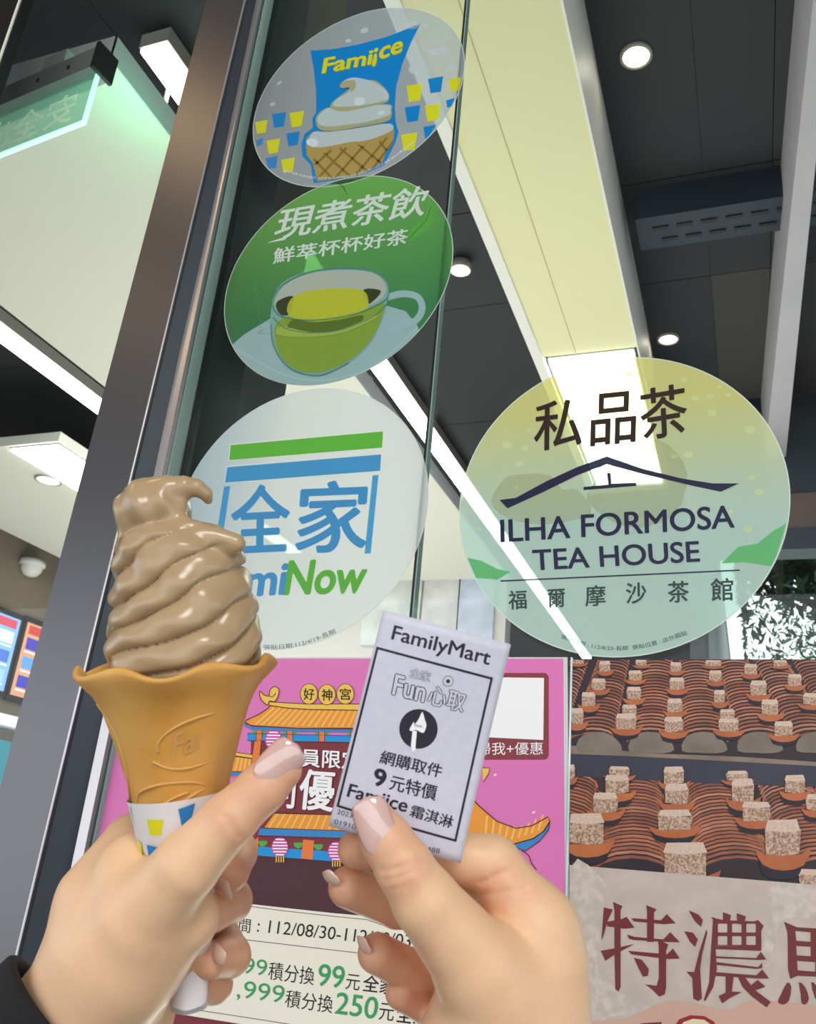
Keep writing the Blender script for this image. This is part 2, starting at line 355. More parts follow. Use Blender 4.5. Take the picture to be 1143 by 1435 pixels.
# ---- lights in the store ceiling
def fitting(name, label, group=None, cat='light'): return empty(name, (0, 0, 0), label, cat, group)
def strip_light(x0, x1, ya, yb, z, label, emm=m_led, name='strip_light', hh=.045):
    t = empty(name, ((x0+x1)/2, ya, z), label, 'light', 'store ceiling lights')
    link('housing', MB().box(x0-.004, x1+.004, ya-.004, yb+.004, z+.0005 if hh < .01 else z+.004, z+hh).mesh('housing'), m_ring, t).matrix_parent_inverse = Matrix.Translation(-t.location)
    link('diffuser', MB().box(x0, x1, ya, yb, z-.008, z+(.0004 if hh < .01 else .004)).mesh('diffuser'), emm, t).matrix_parent_inverse = Matrix.Translation(-t.location)
    return t
strip_light(-1.243, -1.172, 1.18, 7.2, CZ-.055, 'long white linear light crossing behind the round stickers')
strip_light(-2.27, -2.19, 1.0, 4.0, CZ-.25, 'white linear light in dark slot at the left edge, left of the steel post')
for y in (1.1, 3.8): MB
strip_light(-.53, -.275, 2.38, 3.35, 3.0, 'bright square-ended panel light at the far end of the yellow soffit', m_panel, 'panel_light')
strip_light(-2.69, -2.455, 2.44, 3.6, 2.895, 'wide white panel light above the menu boards, left of the steel post', m_panel, 'panel_light', .0045)
def downlight(px, py, r_px, label, z=CZ, on=True):
    p = onZ(px, py, z); r = (onZ(px+r_px, py, z)-p).length*.97
    t = empty('downlight', p, label, 'light', 'store ceiling lights')
    for nm, pr, m in (('trim_ring', [(r*1.25, 0), (r*1.25, -.006), (r*1.02, -.009), (r, -.002), (r, .0)], m_ring), ('lens', [(.0001, -.007), (r*.6, -.0065), (r, -.003)], m_lamp)):
        link(nm, MB().lathe(p, pr).mesh(nm), m, t, True)
downlight(891, 77, 19, 'large round white downlight in dark ceiling, top right')
downlight(936, 474, 13, 'small round downlight just above the tea house sticker')
downlight(507, 531, 13, 'round downlight peeking below the green tea sticker')
downlight(1139, 131, 6, 'tiny round downlight at the right frame edge')
downlight(68, 672, 14, 'round recessed downlight in the white slab above the menu boards', 2.898)
p = onZ(646, 364, CZ); t = empty('spotlight', p, 'small gimbal spotlight right of the green tea sticker', 'light', 'store ceiling lights')
link('shade', MB().lathe(p, [(.012, 0), (.03, -.012), (.034, -.04), (.03, -.042)], 24).mesh('shade'), m_ring, t, True)
link('lens', MB().lathe(p, [(.001, -.04), (.02, -.046), (.03, -.040)], 24).mesh('lens'), mat('warm_lens', (255, 226, 180), .4, emit=5), t, True)
q = onZ(47, 786, 2.9); t = empty('dome_fixture', q, 'small white dome fixture at the slab edge above the menu screens', 'fixture')
link('mount', MB().lathe(q, [(.001, .0), (.07, 0), (.07, -.03), (.062, -.035)], 24).mesh('mount'), m_trim, t, True)
link('dome', MB().lathe(q, [(.06, -.03), (.055, -.06), (.035, -.085), (.001, -.095)], 24).mesh('dome'), m_trim, t, True)
# ---- window_1: the shop front
m_steel = mat('brushed_steel', (110, 109, 112), .38, .8, bump=(900, .08, .0004), aniso=.5)
m_ret = mat('dark_anodised', (50, 58, 66), .5, .3)
m_alu = mat('aluminium', (205, 200, 200), .3, .7)
m_gedge = mat('glass_edge_green', (46, 78, 70), .2)
m_gpale = mat('glass_edge_pale', (140, 166, 158), .15)
w1 = struct(MB().box(-.84, 3, .748, .766, 3.15, CZ).build('window_1', m_ret))
gm = glassmat('shop_glass')
JX = -.2893
for x0, x1 in ((-.587, JX-.0022), (JX+.0022, 3)):
    link('glass_pane', MB().box(x0, x1, WY, WY+.010, 0, 3.15).mesh('glass_pane'), gm, w1)
link('silicone_joint', MB().box(JX-.0021, JX+.0008, WY+.001, WY+.012, 0, 3.15).mesh('silicone_joint'), mat('silicone', (18, 20, 22), .4), w1)
link('pane_edge', MB().box(JX+.0009, JX+.0021, WY-.0003, WY+.010, 0, 3.15).mesh('pane_edge'), m_gpale, w1)
link('frame_strip', MB().box(-.6015, -.5905, .742, .772, 0, 3.2).mesh('frame_strip'), m_alu, w1)
link('pane_edge', MB().box(-.5903, -.5873, .748, .766, 0, 3.15).mesh('pane_edge'), m_gedge, w1)
link('pane_edge', MB().box(-.5872, -.5864, .747, .766, 0, 3.15).mesh('pane_edge'), m_gpale, w1)
cx = onY(386, 275, .80).x; link('inner_column', MB().box(-.72, cx, .80, .90, 0, CZ).mesh('inner_column'), mat('inner_column_paint', (58, 66, 66), .6, noise=(4, (44, 50, 52), .2)), w1)
def tilt(pa, pb, y, k):  # point on the line pa-pb at plane y, extended
    a = onY(*pa, y); b = onY(*pb, y); return a+(b-a)*k
l0, l1 = tilt((289, 0), (27, 1000), .725, -.35), tilt((289, 0), (27, 1000), .725, 1.5)
r0, r1 = tilt((343, 0), (104, 1000), .725, -.35), tilt((343, 0), (104, 1000), .725, 1.5)
t1 = struct(MB().prism([l0, r0, r1, l1], (0, .03, 0)).build('trim_1', m_steel))
rr = Vector((.0012, .0, 0)); k = Vector((0, .004, 0))
link('return_panel', MB().prism([r0+k, r1+k, Vector((-.602, .757, r1.z)), Vector((-.602, .757, r0.z))], (.0004, .002, 0)).mesh('return_panel'), m_ret, t1)
link('edge_bead', MB().tube([r0, r1], .0012, 6).mesh('edge_bead'), m_alu, t1)
link('back_fin', MB().box(-.64, -.602, .756, .80, 0, 3.2).mesh('back_fin'), m_ret, t1)
# door glass left of the post
e0 = onY(28, 0, .80); xg = e0.x
dr = struct(MB().box(xg-.004, xg-.0005, .80, .803, 0, 3.2).build('door_1', mat('door_edge', (255, 252, 240), .3)))
link('glass_pane', MB().box(xg+.0005, -.67, .8005, .803, 0, 3.2).mesh('glass_pane'), gm, dr)
link('door_stile', MB().box(xg-.30, xg-.006, .80, .83, 0, 3.2).mesh('door_stile'), mat('stile_black', (10, 11, 12), .5), dr)
# ---- exit sign hung below the long slab
A = onZ(138, 105, 2.80); B = onZ(0, 163, 2.80); dv = (B-A).normalized(); nrm = Vector((-dv.y, dv.x, 0)); L = (B-A).length*1.6
Hs = .01
while proj(A-Vector((0, 0, Hs)))[1] < 172: Hs += .002
sg = empty('exit_sign', (A+dv*L/2)+Vector((0, 0, -Hs)), 'edge-lit green acrylic exit sign hanging from the white slab', 'sign')
def sbox(u0, u1, z0, z1, t0, t1, q=None):
    P = [A+dv*u+nrm*t for u, t in ((u0, t0), (u1, t0), (u1, t1), (u0, t1))]
    return (q or MB()).prism([Vector((p.x, p.y, z0)) for p in P], (0, 0, z1-z0))
mg = mat('acrylic_edge', (190, 255, 232), .3, emit=1.1)
def acr():
    m = bpy.data.materials.new('acrylic'); m.use_nodes = True; n = m.node_tree; p = n.nodes['Principled BSDF']
    p.inputs['Base Color'].default_value = (*lin((120, 190, 165)), 1); p.inputs['Alpha'].default_value = .45; p.inputs['Emission Color'].default_value = (*lin((110, 200, 165)), 1); p.inputs['Emission Strength'].default_value = .25; return m
link('plate', sbox(.004, L, A.z-Hs+.004, A.z, -.003, .003).mesh('plate'), acr(), sg)
link('plate_edge', sbox(0, .004, A.z-Hs, A.z, -.004, .004).mesh('plate_edge'), mg, sg)
link('plate_edge', sbox(0, L, A.z-Hs, A.z-Hs+.005, -.004, .004).mesh('plate_edge'), mg, sg)
link('housing', sbox(-.004, L, A.z, A.z+.05, -.02, .02).mesh('housing'), mat('housing_grey', (150, 152, 152), .35, .5), sg)
link('end_cap', sbox(-.012, -.004, A.z-.006, A.z+.055, -.024, .024).mesh('end_cap'), mat('end_cap_black', (24, 26, 26), .3), sg)
for u in (.06, .14): link('screw', sbox(u, u+.006, A.z+.02, A.z+.028, .02 if nrm.y < 0 else -.022, .022 if nrm.y < 0 else -.02).mesh('screw'), mat('screw', (40, 40, 40)), sg)
link('hanger', sbox(.10, .16, A.z+.05, 2.9, -.01, .01).mesh('hanger'), m_ring, sg)
sn = -1 if nrm.y > 0 else 1
ps = Print(lambda x, y, l: A+dv*x+nrm*sn*(.0035+.0003*l)+Vector((0, 0, -y)))
ps.text('安全出口', (.035, Hs*.85), (.035+Hs*2.9, Hs*.85), (.035, Hs*.2), mat('sign_letter', (205, 232, 205), .5, emit=.3), 1, .01)
ps.build('lettering', sg)
point('exit_sign_lamp', A+dv*.10+Vector((0, -.03, -Hs*.3))+Vector((.12, .15, 0)), 1.5, .05, (.15, 1, .55))
# ---- menu boards on the left wall, counter things below, posters on the middle wall
def screen(p0, p1, zb, label, cols, seed):
    a, b = onX(*p0, -3.75), onX(*p1, -3.75); z1 = max(a.z, b.z); ya, yb = min(a.y, b.y), max(a.y, b.y); zb = onX(*zb, -3.75).z
    t = empty('menu_screen', (-3.75, (ya+yb)/2, zb), label, 'screen', 'menu boards on the left wall')
    link('bezel', MB().box(-3.76, -3.735, ya, yb, zb, z1).mesh('bezel'), mat('bezel_black', (16, 17, 20), .3), t)
    fy = lambda u, v, l: Vector((-3.734+l*.0006, ya+.02+(yb-ya-.04)*u, z1-.03-(z1-zb-.06)*v))
    P = Print(fy); R = random.Random(seed)
    P.poly([(0, 0), (1, 0), (1, 1), (0, 1)], mat('screen_base', cols[0], emit=1), 0)
    P.poly([(.05, .03), (.95, .03), (.95, .15), (.05, .15)], mat('screen_band', cols[1], emit=.8), 1)
    k = 0
    for j in range(3):
        for i in range(3):
            u, v = .06+i*.31, .2+j*.26; P.poly([(u, v), (u+.26, v), (u+.26, v+.16), (u, v+.16)], mat('screen_tile', cols[2+(i+j*2) % (len(cols)-2)], emit=.8), 1)
            P.poly([(u, v+.185), (u+.26, v+.185), (u+.26, v+.205), (u, v+.205)], mat('screen_line', (240, 240, 235), emit=.9), 1)
    P.build('display', t)
screen((-60, 828), (32, 864), (0, 977), 'blue menu screen at the left edge of the picture', [(120, 165, 235), (200, 70, 90), (150, 190, 245), (70, 110, 190), (225, 232, 240)], 1)
screen((34, 864), (110, 892), (25, 985), 'red and orange menu screen beside the steel post', [(196, 140, 110), (190, 60, 60), (60, 60, 170), (225, 190, 170), (90, 150, 220), (220, 150, 90)], 2)
b = onX(6, 1010, -3.4)
tt = MB().box(b.x-.1, b.x+.08, b.y-.2, b.y+.14, b.z-.03, b.z+.02); prop(tt.build('paper_box', mat('white_card', (236, 232, 236), .6)), 'small white box below the blue menu screen', 'box')
b2 = onX(12, 1045, -3.35)
prop(MB().box(-3.74, b2.x, b2.y-.8, min(4.2, b2.y+.8), 0, b2.z+.02).build('counter', mat('counter_teal', (40, 130, 150), .5)), 'teal counter front below the menu screens', 'counter')
for i, (x0, x1, c_) in enumerate(((600, 640, (226, 222, 226)), (648, 690, (206, 214, 236)), (700, 745, (228, 226, 232)), (520, 585, (220, 224, 222)))):
    a, b = onY(x0, 765, 4.24), onY(x1, 905, 4.24); x0, x1 = a.x, min(b.x, -1.13); 
    if x1-x0 < .05: continue
    o = MB().box(x0, x1, 4.225, 4.245, b.z, a.z); prop(o.build('wall_poster', mat('poster_pale', c_, .5, noise=(6, tuple(int(v*.86) for v in c_), .12))), ['pale blurred poster behind the joint between the panes', 'pale blue poster left of the tea house sticker', 'white poster behind the ticket', 'white poster hidden behind the logo sticker'][i], 'poster')
# ---- trees set beyond the added window in place of their reflection in the glass
def tree(x, y, z0, z1, n, seed, label):
    R = random.Random(seed); t = empty('street_tree', (x, y, 0), label, 'tree', 'trees standing in for a reflection')
    tr = MB(); tr.tube([(x, y, 0), (x+.1, y, z0*.6), (x-.05, y, z0), (x+.1, y, z1*.8)], [.12, .1, .08, .03])
    tips = []
    for i in range(26):
        a = R.uniform(0, 6.28); s = Vector((x, y, R.uniform(z0*.7, z1*.85))); q = s+Vector((math.cos(a), math.sin(a)*.6, R.uniform(-.2, .7)))*R.uniform(.5, 1.1)
        m_ = (s+q)/2+Vector((R.uniform(-.15, .15), 0, R.uniform(-.1, .15))); tr.tube([s, m_, q], [.022, .013, .005], 5); tips += [m_, q]
    o = tr.build('trunk', bpy.data.materials.get('bark') or mat('bark', (48, 44, 40), .9), t)
    lf = MB()
    for i in range(n):
        c = R.choice(tips)+Vector([R.gauss(0, .2) for _ in range(3)]); c.x = max(c.x, .0); u = Vector([R.gauss(0, 1) for _ in range(3)]).normalized(); w = u.orthogonal().normalized(); s = R.uniform(.018, .04)
        lf.add([c-u*s, c+w*s*.4, c+u*s, c-w*s*.4], [(0, 1, 2, 3)])
    for i in range(n if y < 5 else 0):
        c = Vector((max(0, R.gauss(.75, .5)), R.gauss(y-.1, .3), R.gauss(3.18, .15))); u = Vector([R.gauss(0, 1) for _ in range(3)]).normalized(); w = u.orthogonal().normalized(); s = R.uniform(.03, .055)
        lf.add([c-u*s, c+w*s*.5, c+u*s, c-w*s*.5], [(0, 1, 2, 3)])
    f = lf.build('foliage', bpy.data.materials.get('leaf') or mat('leaf', (58, 92, 44), .6), t, normals=False); f['kind'] = 'stuff'
tree(.9, 4.6, 2.6, 4.6, 11000, 1, 'leafy tree with bare dark twigs, standing in for its reflection in the glass')
tree(1.0, 8.6, 2.2, 4.6, 9000, 3, 'second leafy tree further back, standing in for its reflection in the glass')
tree(3.2, 6.4, 2.4, 5.0, 4200, 5, 'leafy tree right of the others, standing in for its reflection in the glass')
# canopy over the pavement with two lamps whose glow shows on the steel post
cn = struct(MB().box(-7, 7, -4.2, .745, CZ+.001, CZ+.12).build('canopy', m_ext))
for px, py in ((278, 190), (222, 445)):
    d0 = ray(px, py); P0 = onY(px, py, .725); d1 = Vector((d0.x, -d0.y, d0.z)); P = P0+d1*((CZ-P0.z)/d1.z)
    t = empty('canopy_lamp', P, 'warm canopy lamp outdoors, its glow '+('high' if py < 300 else 'low')+' on the steel post', 'light', 'canopy lamps')
    link('lens', MB().lathe(P, [(.001, -.012), (.07, -.01), (.08, 0)]).mesh('lens'), mat('canopy_lens', (255, 214, 160), .4, emit=34), t, True)
# ---- round stickers on the glass
PAL = {}
def ink(name, rgb, clear=.06, trans=.3):
    if name not in PAL: PAL[name] = film('ink_'+name, rgb, clear, trans)
    return PAL[name]
def dye(name, rgb, rough=.35, **k):
    if 'd_'+name not in PAL: PAL['d_'+name] = mat('print_'+name, rgb, .5, spec=.3, coat=.08, **k)
    return PAL['d_'+name]
def sticker(cx, cz, r, base, label, n=120):
    P = Print(win); c2 = [proj((cx+r*math.cos(2*math.pi*i/n), WY-.0006, cz+r*math.sin(2*math.pi*i/n))) for i in range(n)]
    P.poly(c2, base, 0); r2 = r*.993
    c3 = [proj((cx+r2*math.cos(2*math.pi*i/n), WY-.0006, cz+r2*math.sin(2*math.pi*i/n))) for i in range(n)]
    P.poly(c2, ink('rim', (225, 235, 228), .1), 1, holes=[c3])
    o = P.build('round_sticker'); recentre(o); prop(o, label, 'sticker', 'round stickers on the glass')
    def clip(pts, k=.99, dense=False):
        out = []; dn = [tuple(Vector(a).lerp(Vector(b), t/6)) for a, b in zip(pts, list(pts[1:])+[pts[0]]) for t in range(6)]
        for p in (dn if dense else pts):
            q = win(*p); d = Vector((q.x-cx, q.z-cz))
            if d.length > r*k: d = d.normalized()*r*k; out.append(proj((cx+d.x, q.y, cz+d.y)))
            else: out.append(p)
        return out
    return o, clip
# 1: soft serve sticker
o, clip = sticker(-.4273, 2.3952, .1443, film('film_clear_grey', (196, 206, 212), .42, .45), 'topmost round sticker, clear with blue banner and white soft serve drawing')
Z = zf(340, 0, 3.464); P = Print(win)
blue = ink('blue', (20, 140, 214)); yel = ink('yellow', (226, 226, 40)); wht = ink('white', (214, 232, 236), .05, .4); wsh = ink('cream', (190, 188, 140)); waf = ink('wafer', (196, 170, 96)); waf2 = ink('wafer_dark', (158, 130, 62))
P.poly(clip(Z(328,246, 440,238, 560,216, 700,178, 862,115, 815,210, 775,310, 745,420, 738,520, 742,590, 756,640, 742,690, 712,750, 688,800, 640,824, 560,850, 460,872, 362,888, 344,888, 330,800, 290,760, 284,700, 300,650, 340,620, 338,575, 356,545, 356,450, 345,340)), blue, 1)
P.poly(clip(Z(308,712, 380,730, 460,700, 560,690, 640,668, 735,628, 733,672, 700,730, 676,792, 560,848, 450,868, 362,880, 340,790, 310,752)), waf, 2)
for a in ((345,772, 430,862), (380,730, 520,855), (470,718, 610,835), (560,700, 672,792), (650,668, 698,730)): P.line(Z(*a), 3.2, waf2, 3)
for a in ((350,800, 430,728), (362,868, 520,700), (450,862, 610,680), (550,846, 700,668), (630,818, 728,690)): P.line(Z(*a), 3.2, waf2, 3)
P.poly(clip(Z(306,718, 330,750, 368,738, 392,745, 420,712, 455,735, 485,705, 520,728, 552,694, 585,712, 618,680, 650,698, 688,662, 722,664, 736,630, 725,606, 680,600, 560,620, 420,640, 340,640, 310,670)), waf, 4)
P.poly(Z(316,690, 345,640, 420,640, 560,622, 680,602, 724,604, 728,628, 680,655, 600,682, 520,690, 440,706, 370,716, 330,712), wht, 5, smooth=3)
P.poly(Z(356,600, 358,565, 395,530, 450,520, 700,505, 722,535, 720,570, 690,592, 560,616, 430,636, 375,628), wsh, 6, smooth=3)
P.poly(Z(372,604, 365,570, 400,532, 450,522, 690,508, 716,535, 706,560, 600,592, 500,606, 420,614), wht, 7, smooth=3)
P.poly(Z(432,530, 432,500, 480,460, 520,430, 560,400, 640,390, 700,440, 710,480, 690,500, 600,520, 500,540), wsh, 8, smooth=3)
P.poly(Z(438,512, 460,478, 510,450, 520,425, 478,425, 474,408, 510,382, 560,378, 640,400, 695,440, 708,470, 690,488, 600,508, 500,518), wht, 9, smooth=3)
P.poly(Z(474,408, 500,392, 545,392, 545,430, 520,448, 522,424, 478,428), wsh, 10, smooth=3)
w2_ = ink('highlight', (240, 248, 252), .05, .4)
for e_ in ((566,492,28,20,-10), (338,692,30,20,10), (672,548,18,10,-20)): (x, y), = Z(e_[0], e_[1]); P.ell(x, y, e_[2]/3.464, e_[3]/3.464, w2_, 11, e_[4])
cl = ink('cloud', (222, 230, 234), .25, .45)
for x, y, a, b, r_ in ((590,148,20,13,-20), (512,198,15,9,-10), (825,122,34,18,-10), (888,130,14,10,-20), (948,250,50,20,0), (832,334,28,24,-40), (1014,326,26,18,-20), (145,505,14,9,-30), (178,402,16,6,-40)):
    q, = Z(x, y); P.ell(q[0], q[1], a/3.464, b/3.464, cl, 1, r_)
for x, y, w_, c_ in ((176,582,70,0), (262,578,70,1), (90,616,60,1), (244,674,66,0), (148,710,66,1), (82,690,36,0), (140,790,60,0), (220,802,66,1), (936,412,74,0), (1030,410,62,1), (834,450,78,1), (824,552,76,0), (922,546,76,1), (1008,500,44,0), (908,640,64,0), (808,688,78,1)):
    h_ = w_*(.58 if c_ else .56); pts = clip(Z(x-w_/2, y-h_+12, x+w_/2, y-h_, x+w_*.34, y+h_-8, x-w_*.34, y+h_)); P.poly(pts, yel if c_ else blue, 1)
P.build('artwork', o)
P = Print(win); g = ink('logo_green', (150, 190, 60)); ly = ink('logo_yellow', (236, 232, 40))
for m_, d, l_ in ((g, 3, 2), (ly, 0, 3)):
    P.text('Fami', *Z(386+d,356+d, 620+d,312+d, 398+d,284+d), m_, l_, .035); P.text('¡ce', *Z(628+d,322+d, 766+d,274+d, 640+d,238+d), m_, l_, .035)
P.ptext('保存溫度 本產品圖示 僅供參考 以實際販售為準 張貼日期:112/4/19-長期 張貼位置:店外圓貼', Z(200,832, 330,866, 450,868, 560,850, 700,790, 835,690), 3.2, ink('tiny_white', (235, 240, 240)), 4, .01)
P.build('lettering', o)
# 2: green tea sticker
o, clip = sticker(-.4201, 2.1176, .1425, film('film_green', (66, 132, 84), .10, .5, ((112, 178, 88), 2, 2.06, 2.26)), 'green round sticker with a glass cup of tea, second from the top')
Z = zf(300, 240, 3.175); P = Print(win)
pale = ink('saucer', (186, 216, 222), .1, .4); lf1 = ink('leaf_green', (104, 184, 84)); tea = ink('tea', (172, 202, 84), .1, .5); tea2 = ink('tea_light', (226, 232, 76), .1, .5); glass_i = ink('cup_glass', (150, 196, 190), .15); rimc = ink('cup_rim', (214, 218, 206), .1, .45); dk = ink('tea_dark', (66, 76, 50)); gl = ink('cup_line', (92, 150, 140))
P.poly(clip(Z(60,790, 130,728, 250,655, 420,640, 760,596, 850,622, 900,680, 930,740, 960,800, 800,960, 400,1060, 100,960), .992, True), pale, 1)
P.line(clip(Z(100,790, 300,900, 480,930, 700,880, 900,700)), .8, ink('saucer_line', (210, 232, 234)), 2, smooth=4)
P.line(Z(772,560, 840,545, 905,560, 925,610, 900,660, 840,690, 750,720), 9.5, pale, 3, smooth=6)
P.poly(Z(255,600, 262,560, 300,500, 400,450, 560,430, 700,440, 768,490, 776,540, 762,610, 740,680, 690,770, 600,850, 480,900, 380,900, 310,860, 265,780, 250,690), glass_i, 4, smooth=3)
P.poly(Z(268,590, 310,510, 410,460, 560,440, 700,450, 760,500, 750,560, 640,620, 460,660, 320,650), rimc, 5, smooth=3)
P.poly(Z(286,575, 350,556, 340,630, 300,640, 275,605), dk, 6, smooth=3); P.poly(Z(665,526, 740,530, 720,566, 680,590), dk, 6, smooth=3)
P.poly(Z(270,690, 340,640, 460,665, 640,635, 752,585, 742,660, 690,760, 600,842, 480,892, 385,890, 320,850, 280,790), tea, 6, smooth=3)
P.poly(Z(330,640, 340,570, 420,532, 560,520, 660,530, 685,570, 672,620, 560,655, 430,668), tea2, 7, smooth=3)
P.poly(Z(330,700, 350,660, 440,672, 560,660, 660,640, 640,680, 520,712, 400,722), ink('tea_mid', (104, 128, 52)), 8, smooth=3)
P.poly(Z(275,720, 300,690, 430,716, 560,705, 720,640, 700,665, 560,722, 420,738, 320,735), ink('tea_rimline', (176, 200, 90)), 9, smooth=3)
P.line(Z(258,600, 300,645, 440,662, 620,636, 750,580, 776,545), 1.4, gl, 10, smooth=4); P.line(Z(262,650, 320,700, 430,718, 560,706, 700,650, 765,590), 1.2, gl, 10, smooth=4)
P.line(Z(258,600, 265,555, 310,500, 420,448, 560,430, 700,442, 768,490, 777,545), 1.2, gl, 10, smooth=4)
P.line(Z(252,680, 262,770, 310,850, 380,895, 480,905, 600,850), 1.3, gl, 10, smooth=4)
P.poly(clip(Z(965,150, 975,200, 955,250, 900,295, 858,312, 868,270, 900,230, 930,205)), lf1, 1, smooth=3)
P.line(clip(Z(965,155, 940,220, 900,262, 862,305)), .8, ink('leaf_vein', (60, 120, 60)), 2, smooth=4)
P.line(Z(555,55, 575,72, 592,105), [.6, 1.4, .6], ink('stem', (60, 90, 40)), 2)
for k in range(7): P.line(clip(Z(180+k*8,460+k*40, 200,540+k*30, 330,600+k*20)), .5, ink('swirl', (92, 160, 96)), 1, smooth=4)
P.build('artwork', o)
P = Print(win); wl_ = ink('letter_white', (226, 238, 228), .03, .3)
P.text('現煮茶飲', *Z(262,306, 928,196, 300,168), wl_, 4, .022)
P.strip(Z(240,318, 310,300, 350,270), [.5, 4, 1], wl_, 4)
P.text('鮮萃杯杯好茶', *Z(262,412, 858,322, 268,344), wl_, 4, .022)
P.build('lettering', o)
# 3: white store logo sticker
o, clip = sticker(-.4254, 1.8272, .1437, film('film_white', (224, 230, 226), .05, .45, ((196, 222, 232), 0, -.46, -.58)), 'white round sticker with blue and green store logo behind the ice cream')
Z = zf(240, 540, 3.008); P = Print(win)
bl = ink('logo_blue', (84, 170, 222)); gr = ink('bar_green', (112, 202, 76)); ed = ink('logo_edge', (238, 240, 232))
P.poly(Z(250,252, 892,194, 888,262, 244,315), gr, 2); P.poly(Z(236,345, 884,291, 880,360, 226,410), bl, 2)
for q in (Z(246,246, 896,190, 892,267, 240,319), Z(232,340, 888,287, 884,364, 222,414)): P.poly(q, ed, 1)
P.poly(Z(222,427, 248,424, 228,560, 208,684, 180,690, 198,580), bl, 2); P.poly(Z(848,380, 873,377, 840,708, 814,710), bl, 2)
P.build('artwork', o)
P = Print(win)
P.text('全', *Z(252,706, 492,694, 258,428), bl, 2, .03); P.text('家', *Z(524,706, 816,694, 546,412), bl, 2, .03)
P.text('Fami', *Z(150,900, 474,880, 168,765), bl, 2, .045); P.text('Now', *Z(476,882, 806,872, 500,742), gr, 2, .045)
P.ptext('張貼位置:店外玻璃 張貼日期:112/4/19-長期', Z(130,1040, 280,1096, 420,1116, 560,1096, 694,1046), 7.5, ink('grey_ink', (96, 104, 104)), 2, .004)
P.build('lettering', o)
# 4: tea house sticker
o, clip = sticker(-.1039, 1.8238, .1459, film('film_tea', (200, 228, 218), .28, .5, ((232, 230, 150), 2, 1.80, 1.92)), 'large pastel yellow-green tea house sticker on the right pane')
Z = zf(630, 470, 2.228); P = Print(win)
hill = ink('hill', (228, 226, 206), .72, .7); leafc = ink('side_leaf', (116, 200, 130), .15, .4); dot = ink('dot', (226, 236, 190), .25, .45); navy = ink('navy', (44, 44, 74), .03, .15)
P.poly(Z(130,520, 160,460, 200,436, 310,436, 350,480, 400,484, 440,556, 300,590, 180,570), hill, 1, smooth=3)
P.poly(Z(430,520, 470,440, 600,330, 680,340, 740,430, 700,560, 560,600), hill, 1, smooth=3)
P.poly(clip(Z(40,700, 100,704, 150,730, 190,738, 150,762, 60,770)), leafc, 2); P.poly(clip(Z(848,712, 900,660, 960,650, 1010,610, 1070,590, 1060,700, 1010,724, 920,708)), leafc, 2)
for x, y, r_ in ((730,138,10), (766,196,11), (812,190,10), (818,242,13), (868,186,7), (936,294,15), (744,372,13), (700,378,9), (178,342,14), (234,352,10), (216,400,11), (942,444,10), (966,489,13), (930,606,13), (876,550,9), (90,604,9), (470,410,8), (208,474,6), (842,160,6), (560,120,7), (250,296,6)):
    q, = Z(x, y); P.ell(q[0], q[1], r_*.5, r_*.36, dot, 2, n=16)
P.poly(Z(155,514, 206,507, 300,456, 400,410, 490,378, 600,416, 720,446, 820,462, 903,462, 846,488, 760,470, 600,432, 490,402, 400,436, 290,490, 180,540), navy, 3)
P.poly(Z(491,430, 502,430, 504,463, 582,460, 582,470, 417,483, 418,473, 495,466), navy, 3)
P.line(Z(158,767, 905,733), 2, navy, 3)
P.build('artwork', o)
P = Print(win); br = ink('brown_ink', (62, 48, 44), .03, .15); gk = ink('green_black', (56, 76, 72), .03, .15)
P.text('私', *Z(264,362, 410,344, 266,212), br, 4, .018); P.text('品', *Z(440,346, 578,332, 444,186), br, 4, .018); P.text('茶', *Z(600,330, 742,306, 592,172), br, 4, .018)
P.text('ILHA FORMOSA', *Z(160,646, 888,600, 158,576), navy, 4, .022); P.text('TEA HOUSE', *Z(262,734, 780,706, 258,670), navy, 4, .022)
for ch, x, y, s_ in (('福',184,856,56), ('爾',306,850,54), ('摩',424,846,62), ('沙',551,838,62), ('茶',682,835,64), ('館',816,830,68)): P.text(ch, *Z(x,y, x+s_,y-3, x-1,y-s_-2), gk, 4, .022)
P.ptext('張貼日期 : 112/8/23-長期  張貼位置 : 店外圓貼', Z(346,946, 440,976, 540,984, 640,968, 742,934), 6.6, gk, 4, .008)
P.build('lettering', o)
# ---- pink temple poster
def post(px, py, lay=0): return onY(px, py, WY - .0010 - lay*.00016)
pink = dye('pink', (232, 130, 192), noise=(2.5, (222, 112, 180), .4)); P = Print(post)
P.poly([(163, 921), (795, 921), (799, 1470), (60, 1470), (128, 1180)], dye('paper', (214, 214, 212)), 0)
P.poly([(190, 923), (789, 923), (793, 1470), (82, 1470), (142, 1144), (168, 1030)], pink, 1)
o = P.build('temple_poster'); recentre(o); prop(o, 'pink poster of an orange-roofed temple gate behind the cone and ticket', 'poster', 'posters below the stickers')
P = Print(post); ol = dye('outline', (92, 40, 44)); gold = dye('gold', (240, 196, 84)); rf = dye('roof_orange', (240, 156, 52)); rf2 = dye('roof_light', (252, 190, 96)); pb = dye('poster_blue', (56, 134, 200)); pb2 = dye('poster_cyan', (16, 150, 222)); mar = dye('maroon', (128, 44, 52)); dmar = dye('dark_maroon', (78, 34, 46)); po = dye('post_orange', (238, 124, 56)); gn = dye('poster_green', (84, 170, 76)); crm = dye('cream', (246, 240, 222)); ltp = dye('lantern_pink', (206, 70, 160)); wp = dye('poster_white', (250, 248, 248)); blk = dye('black', (28, 26, 28))
Z = zf(300, 900, 4.7625)
# dark wall field + main building
P.poly([(352, 1030), (648, 1045), (640, 1290), (345, 1266)], mar, 2)
P.poly([(345, 1196), (645, 1222), (640, 1300), (335, 1268)], dmar, 3)
P.poly([(130, 1230), (345, 1255), (335, 1480), (70, 1480)], mar, 2)
